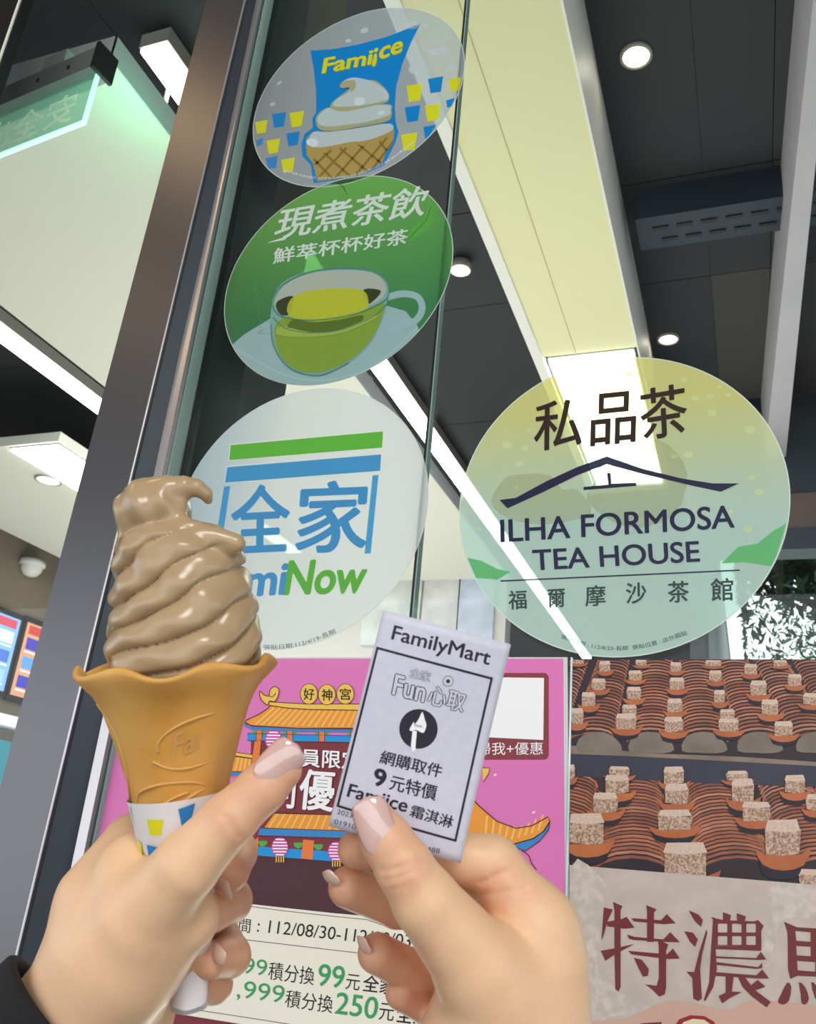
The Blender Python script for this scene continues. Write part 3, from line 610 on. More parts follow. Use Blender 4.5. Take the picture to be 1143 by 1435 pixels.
# upper roof
def roof(a, eave, ridge, n=22, lay=4):     # a: outline; stripes run between ridge and eave lines
    P.poly(a, rf, lay); P.line(a, 1.3, ol, lay+2, True)
    for i in range(n):
        u = (i+.5)/n; q0 = Vector(ridge[0]).lerp(Vector(ridge[1]), u); q1 = Vector(eave[0]).lerp(Vector(eave[1]), u); P.line([tuple(q0), tuple(q1)], 2.4, rf2, lay+1)
roof(Z(372,420, 360,440, 300,480, 215,520, 205,540, 250,556, 560,574, 900,574, 1240,580, 1260,460, 960,452, 600,440), Z(250,552, 1230,572), Z(380,436, 1240,462))
P.poly(Z(203,530, 215,556, 250,562, 560,576, 1240,584, 1240,604, 560,596, 260,584, 212,566, 196,545), pb, 7); P.line(Z(203,530, 250,560, 560,576, 1240,584), 1, ol, 8)
P.poly(Z(368,398, 480,404, 620,412, 1240,412, 1240,458, 620,446, 480,436, 366,418), gold, 7); P.line(Z(368,398, 480,404, 620,412, 1240,412), 1.1, ol, 8); P.line(Z(366,420, 480,438, 620,448, 1240,458), 1.1, ol, 8)
hk = Z(303,325, 330,350, 365,358, 372,320, 400,296, 428,310, 430,345, 405,395, 370,392, 355,418, 320,390, 305,358); P.poly(hk, gold, 8, smooth=3); P.line(hk, 1.1, ol, 9, True, 3); P.line(Z(365,358, 385,364, 405,350, 408,338), 1, ol, 9, smooth=4)
for x, y, ch in ((632,345,'好'), (752,350,'神'), (875,345,'宮')):
    q, = Z(x, y); lp = P.ell(q[0], q[1], 12.4, 14.6, ol, 9); P.ell(q[0], q[1], 11.6, 13.8, gold, 10); P.text(ch, (q[0]-7.5, q[1]+8), (q[0]+7.5, q[1]+8.6), (q[0]-7.5, q[1]-8), blk, 11, .02)
# beams, columns, lantern under the upper roof
P.poly(Z(222,608, 360,612, 1240,632, 1240,672, 360,662, 222,655), pb2, 5); P.line(Z(222,608, 1240,632), .9, ol, 6); P.line(Z(222,656, 1240,674), .9, ol, 6)
for x in (300, 505, 718, 930): 
    P.poly(Z(x-20,588, x+20,588, x+18,666, x-20,664), po, 6); P.line(Z(x-20,588, x-20,664), .8, ol, 7); P.line(Z(x+20,588, x+18,666), .8, ol, 7)
    for s_ in (-1, 1): P.poly(Z(x+s_*22,590, x+s_*50,590, x+s_*40,612, x+s_*22,622), gn, 5)
P.poly(Z(270,660, 312,664, 300,780, 268,880, 240,880), po, 6)
def lantern(x, y, rx=54, ry=62):
    (cx, cy), = Z(x, y); a, b = rx/4.7625, ry/4.7625
    P.ell(cx, cy, a+.7, b+.7, ltp, 9)
    for k in range(6):
        yy = -b*.82+k*b*.33; w_ = a*math.sqrt(max(0, 1-(yy/b)**2))*.93; P.line([(cx-w_, cy+yy), (cx+w_, cy+yy+.2)], b*.15, wp, 10)
    for k in range(4): P.line([(cx-a*.45+k*a*.3, cy+b), (cx-a*.45+k*a*.3, cy+b*1.65)], 1.6, gold, 9); P.line([(cx-a*.3+k*a*.3, cy+b), (cx-a*.3+k*a*.3, cy+b*1.65)], .6, ol, 10)
lantern(396, 652)
# side roof and lower roof
Z3 = Z(100,725, 180,740, 255,750, 255,775, 100,752); P.poly(Z3, gold, 5); P.line(Z3, .9, ol, 6, True)
roof(Z(100,756, 252,776, 246,866, 62,862), Z(66,858, 244,862), Z(100,760, 250,778), 6); P.poly(Z(62,864, 246,866, 232,892, 74,892), pb, 6); P.poly(Z(140,892, 166,892, 160,1010, 130,1010), po, 5)
roof(Z(400,1140, 1240,1165, 1240,1270, 860,1262, 330,1240), Z(340,1236, 1240,1266), Z(402,1144, 1240,1166), 18)
P.poly(Z(305,1240, 1240,1270, 1240,1320, 290,1290), pb, 7); P.line(Z(305,1240, 1240,1270), 1, ol, 8); P.line(Z(290,1290, 1240,1320), 1, ol, 8)
Z4 = zf(250, 1160, 3.266)
P.poly(Z4(362,86, 1140,140, 1140,190, 352,128), pb2, 5); P.poly(Z4(320,90, 366,40, 362,128, 324,124), po, 6); P.poly(Z4(570,54, 620,58, 614,146, 562,140), po, 7); P.poly(Z4(362,40, 1140,96, 1140,140, 362,86), mar, 5)
for x, y in ((385, 60), (548, 68), (640, 76)): (cx, cy), = Z4(x, y); P.ell(cx, cy, 6.5, 8, gn, 6, a0=0, a1=180)
P.line(Z4(352,128, 570,144, 1140,190), 1, ol, 8)
Z = zf(250, 1160, 3.266); _r = lantern
def lant2(x, y):
    (cx, cy), = Z4(x, y); global Z
    Z = lambda *p: [(cx, cy)]; lantern(0, 0)
lant2(464, 88); lant2(722, 108)
# lower right roof corner on pink
Zq = zf(640, 920, 4.4875)
cr = Zq(60,860, 140,940, 250,1035, 370,1080, 470,1065, 572,1008, 585,1035, 545,1100, 480,1145, 360,1178, 120,1150, 40,1080); P.poly(cr, rf, 4)
for k in range(9): (a, b) = Zq(190+k*44, 1000+70*math.sin(k*.4), 175+k*42, 1170-k*k*1.2); P.line([a, b], 3, rf2, 5)
P.line(cr, 1.4, ol, 7, True)
cb = Zq(585,1035, 575,1090, 520,1160, 430,1222, 330,1190, 360,1180, 480,1146, 545,1100); P.poly(cb, pb, 6); P.line(cb, 1.2, ol, 7, True)
P.line(Zq(410,1222, 450,1250, 470,1300, 500,1340), 1.3, ol, 4, smooth=3)
P.poly(Zq(160,700, 205,700, 200,735, 165,790), gold, 4); P.line(Zq(160,700, 205,700, 200,735, 165,790), 1, ol, 5)
for x, y in ((240,745), (482,980)): (cx, cy), = Zq(x, y); P.ell(cx, cy, 2.6, 1.6, dye('spark', (255, 222, 210)), 5, -30, n=10)
# coupon panel with a blank white square (no code)
def rrect(x0, y0, x1, y1, r, n=5):
    out = []
    for cx, cy, a in ((x1-r, y0+r, -90), (x1-r, y1-r, 0), (x0+r, y1-r, 90), (x0+r, y0+r, 180)):
        for k in range(n+1): t = math.radians(a+90*k/n); out.append((cx+r*math.cos(t), cy+r*math.sin(t)))
    return out
P.poly(rrect(600, 943, 768.5, 1064.5, 7), dye('panel_red', (140, 56, 60)), 3); P.poly([(680, 949), (762, 950), (761, 1037), (678, 1033)], wp, 4)
P.build('artwork', o)
P = Print(post)
P.text('掃我+優惠', (668, 1058), (760.5, 1057.5), (668, 1040.5), wp, 5, .012)
Z = zf(300, 900, 4.7625)
sh = dye('shadow_red', (190, 150, 150))
for d, m_, l_ in ((4, ol, 8), (0, wp, 9)):
    P.text('會員限定', *Z(440+d,822+d, 975+d,850+d, 446+d,702+d), m_, l_, .022); P.text('利', *Z(370+d,1096+d, 528+d,1108+d, 390+d,868+d), m_, l_, .03); P.text('優', *Z(560+d,1112+d, 786+d,1128+d, 586+d,848+d), m_, l_, .03); P.text('惠', *Z(830+d,1130+d, 1056+d,1146+d, 850+d,866+d), m_, l_, .03)
# cream box
Zb = Z4
bx = Zb(300,345, 480,362, 700,385, 860,400, 960,425, 1030,470, 1150,560, 1150,1010, 300,1000); 
P.poly([(150, 1246)]+Zb(303,346, 480,366, 700,390, 860,404, 950,425, 1020,462, 1140,540, 1160,990)+[(640, 1484), (120, 1400)], crm, 5)
P.poly([(110, 1402), (640, 1484), (640, 1520), (110, 1520)], mar, 6)
P.line(Zb(300,356, 480,380, 700,404, 860,420, 980,462), .8, ol, 7); P.line(Zb(200,498, 320,514, 830,574, 1100,610), .9, ol, 7); P.line(Zb(60,830, 400,882, 700,930), .9, ol, 7)
P.text('間', *Zb(274,476, 326,482, 280,414), blk, 7, .004); P.text('活動期', *Zb(60,450, 262,474, 66,392), blk, 7, .004)
P.text(': 112/08/30-112/10/03', *Zb(358,476, 1060,548, 366,418), blk, 7, .004)
gx = dye('green_digits', (60, 160, 96))
P.text('用999', *Zb(120,650, 400,688, 130,560), gx, 7, .012); P.text('積分換', *Zb(408,694, 618,722, 416,612), blk, 7, .004); P.text('99', *Zb(634,722, 752,736, 646,622), gx, 7, .014); P.text('元', *Zb(762,738, 826,746, 770,668), blk, 7, .004); P.text('全家購', *Zb(840,748, 1060,774, 850,672), blk, 7, .018)
P.text('用', *Zb(152,774, 196,780, 158,740), blk, 7, .004); P.text('1,999', *Zb(218,782, 476,816, 232,690), gx, 7, .012); P.text('積分換', *Zb(484,820, 702,850, 494,740), blk, 7, .004); P.text('250', *Zb(714,850, 904,876, 728,752), gx, 7, .014); P.text('元', *Zb(914,878, 982,886, 922,800), blk, 7, .004); P.text('全家', *Zb(994,890, 1140,908, 1004,806), blk, 7, .018)
P.build('lettering', o)
# ---- right poster: photo of sugar blocks drying on a tiled roof, large red characters
P = Print(post)
P.poly([(797.5, 924), (1190, 924), (1190, 1470), (799, 1470)], dye('tile_shadow', (58, 40, 40), noise=(14, (40, 36, 46), .2)), 0)
o = P.build('roof_tile_poster'); recentre(o); prop(o, 'poster of white blocks on a terracotta tiled roof with big red characters', 'poster', 'posters below the stickers')
P = Print(lambda x, y, l: post(max(x, 797.6), max(y, 924.5), l)); Z = zf(780, 900, 3.149)
tcs = [dye('tile_%d' % i, c_, noise=(60, tuple(int(v*.8) for v in c_), .2)) for i, c_ in enumerate(((176, 104, 74), (196, 120, 84), (160, 92, 68), (206, 136, 104)))]
R = random.Random(4)
def column(xb, yb, wb, xt, yt, wt, n, h=9, arc=.20):
    for i in range(n):
        u = i/(n-1); u2 = u**.9; x = xb+(xt-xb)*u2; y = yb+(yt-yb)*u2; w_ = wb+(wt-wb)*u2; th = (h*(1-.35*u))
        pts = [(x+w_/2*math.cos(a), y-w_*arc*math.sin(a)) for a in [math.pi*(1-k/8) for k in range(9)]]
        q = Z(*[c for p in pts for c in p]); P.strip(q, th/3.149*(.9+.2*R.random()), R.choice(tcs), 1)
for k, (xb, xt) in enumerate(((150, 250), (410, 440), (655, 610), (900, 775), (1140, 940), (1330, 1110), (-80, 70))): column(xb, 440, 200, xt, 85, 140, 25)
P.poly(Z(50,490, 300,500, 700,520, 1170,548, 1170,640, 700,625, 480,612, 50,590), dye('slate', (62, 62, 76), noise=(10, (50, 50, 64), .2)), 2)
for k, (xb, xt) in enumerate(((330, 345), (800, 690), (1200, 1010), (-60, 60))): column(xb, 1035, 370, xt, 640, 240, 24, 12.5, .24)
P.poly(Z(50,455, 400,490, 800,505, 1170,530, 1170,548, 700,522, 300,502, 50,492), dye('ledge', (150, 130, 112), noise=(30, (120, 104, 92), .2)), 3)
gcap = dye('grey_cap', (136, 124, 110), noise=(40, (112, 102, 92), .2))
for x in (190, 420, 655, 900, 1160): P.poly(Z(x-102,480, x-95,430, x-50,400, x+20,398, x+75,430, x+98,475, x+50,490, x-40,488), gcap, 4, smooth=2)
bt = dye('block_top', (226, 200, 180), noise=(500, (196, 170, 152), .25)); bf = dye('block_front', (150, 112, 88), noise=(700, (206, 178, 156), .10)); tray = dye('tray', (190, 108, 62), noise=(30, (170, 92, 56), .2)); tsh = dye('tray_shadow', (40, 34, 42))
def block(x, y, w_, h_, top=.3, tr=1.45, l0=5):
    a = w_*tr/2; yb = y+h_*.55
    P.poly(Z(x-a,yb-h_*.12, x-a*.7,yb+h_*.30, x,yb+h_*.42, x+a*.75,yb+h_*.30, x+a*1.05,yb-h_*.12, x+a*.75,yb+h_*.55, x,yb+h_*.70, x-a*.8,yb+h_*.55), tsh, l0, smooth=2)
    P.poly(Z(x-a*1.1,yb-h_*.18, x-a*.7,yb-h_*.02, x+a*.7,yb-h_*.04, x+a*1.15,yb-h_*.22, x+a*.85,yb+h_*.28, x,yb+h_*.44, x-a*.8,yb+h_*.26), tray, l0+1, smooth=2)
    j = lambda s_: R.uniform(-s_, s_)*w_
    P.poly(Z(x-w_/2+j(.05),y-h_/2+h_*top, x+w_/2+j(.03),y-h_/2+h_*top+j(.05), x+w_*.47,y+h_/2+j(.04), x+j(.1),y+h_/2+h_*.05, x-w_*.47,y+h_/2+j(.04)), bf, l0+2)
    P.poly(Z(x-w_*.42,y-h_/2, x+w_*.4,y-h_/2+j(.03), x+w_*.5,y-h_/2+h_*top+.5, x,y-h_/2+h_*(top+.06), x-w_*.5,y-h_/2+h_*top), bt, l0+3)
for q in ((212,105,50,44), (345,146,60,42), (525,108,50,40), (700,148,56,48), (856,118,58,46), (1050,166,62,50), (185,185,62,50), (530,182,66,52), (890,200,72,62), (340,224,64,54), (718,238,50,54), (140,250,62,60), (520,278,66,58), (940,285,76,66), (320,300,66,50), (752,316,66,40), (1130,250,90,50), (85,325,66,66), (305,348,90,66), (515,362,84,66), (758,364,90,56), (1000,380,84,62), (372,90,50,26), (690,92,70,26), (90,78,60,30), (985,92,60,26)): block(*q)
for q in ((60,570,40,60), (276,570,90,46), (516,586,92,72), (796,590,94,44), (1050,625,92,76), (266,625,108,80), (528,668,104,88), (820,650,100,96), (1140,705,80,70), (214,706,110,84), (880,744,128,82), (520,782,150,84), (130,822,160,130), (996,860,156,150), (566,958,196,146), (1130,1040,120,80)): block(*q, .3, 1.4, 9)
# plaster panel
pl = dye('plaster', (206, 190, 178), noise=(60, (190, 176, 164), .2)); pl2 = dye('plaster_mark', (214, 200, 188), noise=(160, (194, 180, 168), .12))
Zc2 = zf(780, 1180, 3.149)
P.poly([(797.5, 1212), (1143, 1240), (1190, 1244), (1190, 1470), (799, 1470)], pl, 14)
P.poly(Zc2(56,120, 180,140, 220,230, 160,330, 200,420, 180,560, 330,700, 440,740, 240,770, 56,790), pl2, 15, smooth=3); P.poly(Zc2(940,200, 1143,200, 1143,330, 1000,340, 960,450, 930,560, 900,480, 950,330), pl2, 15, smooth=3)
P.poly(Zc2(56,800, 300,780, 500,700, 760,740, 860,700, 1200,740, 1200,900, 56,900), dye('sand', (212, 172, 152), noise=(12, (200, 160, 142), .3)), 16, smooth=3)
P.build('artwork', o)
P = Print(post); red = dye('deep_red', (116, 42, 42)); Z = Zc2
_n = [17]
def st(m, *p): _n[0] += .06; P.poly(Z(*p), m, _n[0])
# left radical and right part of the first character
st(red, 248,264, 290,283, 281,300, 281,640, 272,660, 258,650, 254,480, 254,300)
st(red, 207,288, 247,298, 225,345, 207,410, 196,436, 200,390); st(red, 220,352, 285,340, 308,330, 342,378, 300,382, 222,372); st(red, 194,480, 260,468, 342,450, 262,492, 214,524)
st(red, 393,278, 440,297, 428,312, 428,440, 398,440, 398,296); st(red, 328,336, 460,345, 485,318, 524,358, 470,362, 340,350); st(red, 310,408, 340,418, 470,430, 500,398, 542,442, 470,440, 340,432, 318,426)
st(red, 446,430, 492,452, 482,480, 482,640, 476,672, 452,682, 420,650, 390,628, 440,634, 450,600, 450,460); st(red, 314,480, 450,492, 486,496, 512,470, 542,514, 490,516, 330,496)
st(red, 340,510, 375,520, 405,560, 402,590, 380,594, 362,560)
# second character
st(red, 582,302, 625,320, 644,345, 636,374, 610,350); st(red, 563,394, 600,400, 622,430, 610,462, 588,440); st(red, 660,384, 664,400, 640,500, 632,560, 640,690, 624,702, 602,690, 598,600, 572,572, 606,574, 630,480)
def ring_grid(x0, x1, y0, y1, nx, ny):
    holes = []
    for i in range(nx):
        for j in range(ny):
            w_, h_ = (x1-x0)/nx, (y1-y0)/ny; a, b = x0+w_*i+w_*.16, y0+h_*j+h_*.14; holes.append(Z(a,b+4, a+4,b, a+w_*.64,b, a+w_*.68,b+4, a+w_*.68,b+h_*.68, a+w_*.64,b+h_*.72, a+4,b+h_*.72, a,b+h_*.68))
    return holes
P.poly(Z(676,332, 740,345, 870,350, 888,344, 912,370, 902,392, 902,462, 700,456, 706,350), red, 17, holes=ring_grid(700, 888, 352, 462, 3, 2))
st(red, 733,310, 768,322, 762,360, 734,356); st(red, 794,314, 834,328, 826,365, 796,360)
st(red, 690,330, 710,345, 700,470, 706,560, 690,640, 655,702, 648,698, 672,620, 680,480)
st(red, 700,458, 902,462, 902,480, 700,472); st(red, 700,504, 880,512, 900,484, 924,518, 890,520, 705,512); st(red, 706,530, 888,552, 906,532, 906,556, 880,560, 706,542); st(red, 700,574, 880,588, 906,562, 936,602, 890,602, 700,590)
st(red, 745,590, 780,592, 772,660, 815,662, 760,690, 730,712, 714,680, 745,664); st(red, 800,596, 832,600, 870,650, 944,706, 925,730, 860,680, 820,640); st(red, 886,608, 920,638, 860,660, 838,648)
# third character (cut by the frame)
P.poly(Z(1003,352, 1060,376, 1280,390, 1280,600, 1060,590, 1030,604, 1020,560, 1018,400), red, 17, holes=[Z(1052,392, 1120,398, 1120,440, 1056,436), Z(1056,458, 1120,462, 1120,504, 1058,500), Z(1060,524, 1140,530, 1140,572, 1062,566), Z(1150,398, 1250,404, 1250,440, 1150,440)])
P.poly(Z(1016,620, 1034,640, 1024,700, 995,718, 975,705, 985,680), red, 17, smooth=2); P.poly(Z(1068,618, 1095,640, 1112,690, 1098,716, 1080,710, 1076,670), red, 17, smooth=2); P.poly(Z(1122,618, 1150,640, 1170,700, 1140,690), red, 17, smooth=2)
em = Z(520,810, 540,782, 590,764, 650,768, 690,790, 705,810, 700,900, 520,900); P.poly(em, dye('seal_red', (150, 30, 40)), 17); P.poly(Z(545,812, 560,794, 600,780, 650,784, 680,806, 690,900, 545,900), dye('seal_cream', (228, 210, 170)), 18)
P.poly(Z(370,800, 462,794, 462,900, 370,900), red, 17)
P.build('lettering', o)
# clear laminate strip between the posters
MBx = MB().box(onY(794.5, 1200, WY).x, onY(797.2, 1200, WY).x, WY-.0035, WY-.0005, 1.35, 1.677)
o = MBx.build('laminate_strip', mat('laminate', (150, 214, 224), .12, spec=.8, noise=(14, (236, 240, 236), .15))); prop(o, 'narrow iridescent plastic strip between the pink poster and the roof tile poster', 'strip')
# ---- ticket held in the right hand
PX = .3375/F
tTL, tTR, tBL, tBR = cp(537, 855, .347), cp(716, 903, .347), cp(460, 1158, .336), cp(645, 1210, .3365)
tn = np.cross(tTR-tTL, tBL-tTL); tn /= np.linalg.norm(tn)
if tn[2] > 0: tn = -tn
tu = (tTR-tTL)/np.linalg.norm(tTR-tTL)
def toW(c): return CAM + c2w(c)
def tick(px, py, lay=0):
    d = np.array((px-W/2, py-H/2, F)); p = d*(tn.dot(tTL)/tn.dot(d)); u = (p-tTL).dot(tu)/np.linalg.norm(tTR-tTL); v = (py-855)/310
    p = p + tn*(.0016*math.sin(math.pi*min(1, max(0, u))) + .0006*math.sin(5*v+2*u) + lay*.00008 - .0008); return toW(p)
P = Print(tick); paper = dye('ticket_paper', (214, 212, 224), .6, noise=(300, (206, 204, 218), .2)); N_ = 24
a, b, c_, d_ = map(Vector, ((537, 855), (716, 903), (645, 1210), (460, 1158)))
for i in range(N_+1):
    for j in range(N_+1):
        u, v = i/N_, j/N_; e_ = a.lerp(b, u).lerp(d_.lerp(c_, u), v); P.v.append(tuple(tick(e_.x, e_.y, 0)))
for i in range(N_):
    for j in range(N_): k = i*(N_+1)+j; P.f.append([k, k+1, k+N_+2, k+N_+1]); P.m.append(P.mi(paper))
tk = P.build('paper_ticket'); md = tk.modifiers.new('s', 'SOLIDIFY'); md.thickness = .0002; md.offset = 1 if False else 0
tk.data.polygons.foreach_set('use_smooth', [True]*len(tk.data.polygons)); recentre(tk)
prop(tk, 'white paper coupon ticket with black print held between thumb and finger of the right hand', 'ticket')
P = Print(tick); Z = zf(440, 830, 3.587); ik = dye('ticket_ink', (46, 42, 54), .6); gi = dye('ticket_grey', (196, 194, 206), .6)
P.text('FamilyMart', *Z(382,258, 872,388, 404,166), ik, 2, .022)
c4 = Z(318,280, 893,434, 710,1248, 118,1076); pts = []
for i in range(4):
    p, q = Vector(c4[i]), Vector(c4[(i+1) % 4]); w_ = (q-p).normalized()*1.6; P.line([tuple((p-w_).lerp(q+w_, t/10)) for t in range(11)], 3.4, ik, 2)
for sc_, m_, l_ in ((.075, ik, 2), (.022, paper, 5)):
    P.text('全家', *Z(476,424, 578,450, 488,376), m_, l_, sc_); P.text('Fun', *Z(392,512, 548,552, 412,412), m_, l_, sc_); P.text('心取', *Z(566,560, 746,604, 588,466), m_, l_, sc_)
(x, y), = Z(672, 446); P.ell(x, y, 7.6, 7.6, ik, 2); P.ell(x, y, 6.8, 6.8, paper, 3); P.ell(x, y, 2.8, 2.8, ik, 4)
(x, y), = Z(524, 686); P.disc(x, y, 27, 28, ik, 2)
P.poly(Z(543,598, 556,640, 564,664, 558,690, 548,706, 530,700, 512,690, 492,696, 478,690, 500,650, 505,664, 528,630), wp, 3, smooth=2)
P.poly(Z(494,694, 516,696, 512,740, 508,790, 494,802, 486,770), wp, 3); P.poly(Z(500,660, 540,668, 546,680, 506,674), gi, 4)
P.text('網購取件', *Z(326,858, 634,934, 342,792), ik, 2, .024)
P.text('9', *Z(298,968, 352,980, 310,884), ik, 2, .05); P.text('元特價', *Z(376,990, 608,1048, 390,914), ik, 2, .024)
P.text('Famiice', *Z(164,1028, 460,1104, 182,964), ik, 2, .03); P.text('霜淇淋', *Z(476,1124, 688,1188, 494,1064), ik, 2, .024)
P.text('2023', *Z(113,1116, 190,1136, 118,1092), ik, 2, .003); P.text('01910', *Z(98,1166, 206,1192, 104,1142), ik, 2, .003); P.text('15488', *Z(526,1290, 628,1312, 532,1266), ik, 2, .003)
P.build('lettering', tk)
# ---- soft serve, wafer cone, paper sleeve
DC = .362; U1 = DC/F
axb, axt = cp(253, 1150, DC-.003), cp(246, 932, DC+.003)
A_ = (axt-axb)/np.linalg.norm(axt-axb); X_ = np.array((1., 0, 0)); X_ -= A_*X_.dot(A_); X_ /= np.linalg.norm(X_); Y_ = np.cross(A_, X_)
if Y_[2] > 0: Y_ = -Y_      # towards the camera
def cone_pt(al, s, r): return axt - A_*s*U1 + (X_*math.sin(al)+Y_*math.cos(al))*r*U1
cone = empty('soft_serve_cone', toW(axb), 'tea-brown soft serve swirl in a wavy wafer cone, held in the left hand', 'ice cream')
PR = [(0, 141), (6, 140), (16, 133), (28, 121), (42, 110), (60, 101), (85, 92), (110, 84), (140, 75), (170, 67), (205, 60), (250, 50)]
def prof(s):
    for (a, r), (b, q) in zip(PR, PR[1:]):
        if s <= b: return r+(q-r)*max(0, s-a)/(b-a)
    return 50
def wave(al): return math.cos(7*(al-math.radians(8)))
NS = 112; rows = []
lip = [(14, 0), (4, 0), (-1, -3), (-2, -7), (4, -11)]
outer = [(s, prof(s), 1) for s in (232, 190, 150, 120, 95, 75, 60, 48, 38, 29, 20, 13, 7)]
prf = outer + [(2, 141, 1), (-1, 139, 1), (-2, 135, 1), (1, 131, 1), (10, 124, 1), (24, 112, 1), (40, 101, 1), (70, 90, 1), (120, 76, 1)]
V = []; Fq = []
for s, r, _ in prf:
    for k in range(NS):
        al = 2*math.pi*k/NS; f = math.exp(-max(0, s)/26); w_ = wave(al)
        V.append(cone_pt(al, s + f*(6.5*w_ + 3*math.sin(3*al+1)), r*(1+.012*math.sin(2*al)) + f*(6*w_) + 1.2*math.cos(8*al)*(1-f)))
for i in range(len(prf)-1):
    for k in range(NS): Fq.append((i*NS+k, i*NS+(k+1) % NS, (i+1)*NS+(k+1) % NS, (i+1)*NS+k))
m_wafer = mat('wafer', (230, 180, 104), .55, noise=(38, (220, 154, 62), .22), bump=(500, .25, .0006), sss=.12)
wo = np_mesh('wafer_cone', np.array(V), np.array(Fq), m_wafer, cone)
def on_cone(off):
    def fn(px, py, lay=0):
        s = (py-938)*1.0; r = prof(s)+off+lay*.35; cx = 246+(py-935)*.033; x = max(-.98, min(.98, (px-cx)/r)); return toW(cone_pt(math.asin(x), s-(1-math.sqrt(1-x*x))*9, r))
    return fn
fn = on_cone(1.2); Z = zf(80, 650, 2.609)
m_w2 = mat('wafer_ridge', (222, 168, 92), .6, sss=.1)
def ridge(pts, w_, n=6):
    q = MB(); pp = [fn(x, y) for x, y in smooth_loop(Z(*pts), n, False)]; q.tube(pp, [w_*U1]*len(pp), 6); link('embossed_ridge', q.mesh('embossed_ridge'), m_w2, wo, True)
ridge((330,1225, 345,1180, 400,1150, 470,1140, 540,1150, 595,1185), 2.0); ridge((420,1225, 470,1195, 520,1180), 2.2); ridge((490,1222, 530,1196, 575,1180), 2.2)
ridge((430,1030, 440,990, 490,950, 560,925, 640,915), 2.0); ridge((410,1062, 470,1090, 540,1095, 600,1085), 1.8); ridge((290,1220, 296,1100, 262,960, 200,870), 1.8)
Pe = Print(on_cone(1.0)); Pe.text('Fami', *Z(478,1052, 632,1020, 492,968), m_w2, 1, .02); Pe.build('relief_shade_lettering', wo)  # flat letters; the relief's shading is put into a darker wafer colour
# sleeve
V = []; Fq = []; prs = [(176, 70), (200, 65), (240, 57), (300, 47), (360, 38), (430, 29), (492, 25)]; NP = 48
def cone2(al, s, r):   # sleeve runs on towards the tip, straight down in the hand
    k = max(0, min(1, (s-235)/110)); k = k*k*(3-2*k); return cone_pt(al, s, r) + np.array((-11*U1*k, 0, .017*k))
for s, r in prs + [(492, 24), (300, 46), (176, 69)]:
    for k in range(NP): al = 2*math.pi*k/NP; V.append(cone2(al, s+(4*math.cos(al+2) if s < 180 else 0), r+.8*math.cos(5*al)))
for i in range(len(prs)+2):
    for k in range(NP): Fq.append((i*NP+k, i*NP+(k+1) % NP, (i+1)*NP+(k+1) % NP, (i+1)*NP+k))
so = np_mesh('paper_sleeve', np.array(V), np.array(Fq), mat('sleeve_paper', (232, 228, 228), .6, bump=(60, .15, .002)), cone)
def prs_r(s):
    for (a, r), (b, q) in zip(prs, prs[1:]):
        if s <= b: return r+(q-r)*max(0, s-a)/(b-a)
    return 25
def fs(px, py, lay=0):
    s = (py-938); r = prs_r(s)+1.1+lay*.2; cx = 246+(py-935)*.033; x = max(-.98, min(.98, (px-cx)/r)); return toW(cone_pt(math.asin(x), s-(1-math.sqrt(1-x*x))*7, r))
Z = zf(0, 1000, 2.598)
for i, q in enumerate(((490,316, 512,326, 516,402, 498,396), (582,350, 642,350, 632,404, 590,406), (694,318, 748,306, 736,352, 704,388), (572,444, 622,448, 612,500, 580,500), (520,440, 548,446, 545,500, 525,500))):
    Pp = Print(fs); zz = Z(*q); n_ = 4; A0, A1, A2, A3 = map(Vector, zz)
    for k in range(n_): Pp.poly([tuple(A0.lerp(A1, k/n_)), tuple(A0.lerp(A1, (k+1)/n_)), tuple(A3.lerp(A2, (k+1)/n_)), tuple(A3.lerp(A2, k/n_))], dye('cup_yellow', (226, 220, 30)) if i in (1, 4) else dye('cup_blue', (40, 130, 200)), 0)
    Pp.build('printed_cup', so)
# swirl
h = .0008; cen = axt
lo = np.minimum(cp(120, 650, DC), cp(120, 650, DC))-np.array((.0, .0, .042)); hi = cp(400, 985, DC)+np.array((0, 0, .042))
g = grid(lo, hi, h); p = np.stack(g, -1) - (axt + X_*14*U1)
s_ = p @ A_ / U1; xx = p @ X_ / U1; yy = p @ Y_ / U1
drift = np.interp(s_, [-40, 0, 75, 135, 175, 200, 240], [0, 0, 1, -2, -6, -12, -26]); xx = xx-drift
rr_ = np.sqrt(xx**2+yy**2); th = np.arctan2(xx, yy)
R0 = np.interp(s_, [-60, -20, 0, 30, 75, 110, 140, 165, 182, 196, 206], [60, 92, 106, 109, 104, 99, 94, 90, 82, 62, 20])
wob = .16*np.sin(2*th+s_/37)+.07*np.sin(3*th-s_/25+1.3)+.03*np.sin(5*th+s_/13)
u = s_/43 - th*5/(2*math.pi) + wob; fr = u-np.floor(u); gl_ = np.sqrt(np.clip(1-(2*fr**.72-1)**2, 0, 1))
amp = .155*(1+.35*np.sin(1.7*th+s_/40))
Fv = (rr_ - R0*(1-amp+amp*gl_) - 1.5*np.sin(7*th+s_/9))*U1*.6
top = np.maximum(Fv, (s_-206)*U1)
lobe = ellip(g, cp(216, 712, DC+.006), (.0155, .0125, .0165)); 
sw = np.sin((g[0]-cp(216, 712, DC)[0])*520 - (g[1])*260)*.0006; lobe = lobe+sw
top = smin(top, lobe, .0022)
top = smin(top, cap(g, cp(196, 735, DC+.004), cp(205, 760, DC+.004), .009, .006), .003)
chain = [(210, 698, -.008, 30), (235, 688, -.010, 21), (258, 683, -.010, 15), (276, 684, -.009, 11), (288, 692, -.008, 8.5), (292, 701, -.007, 6)]
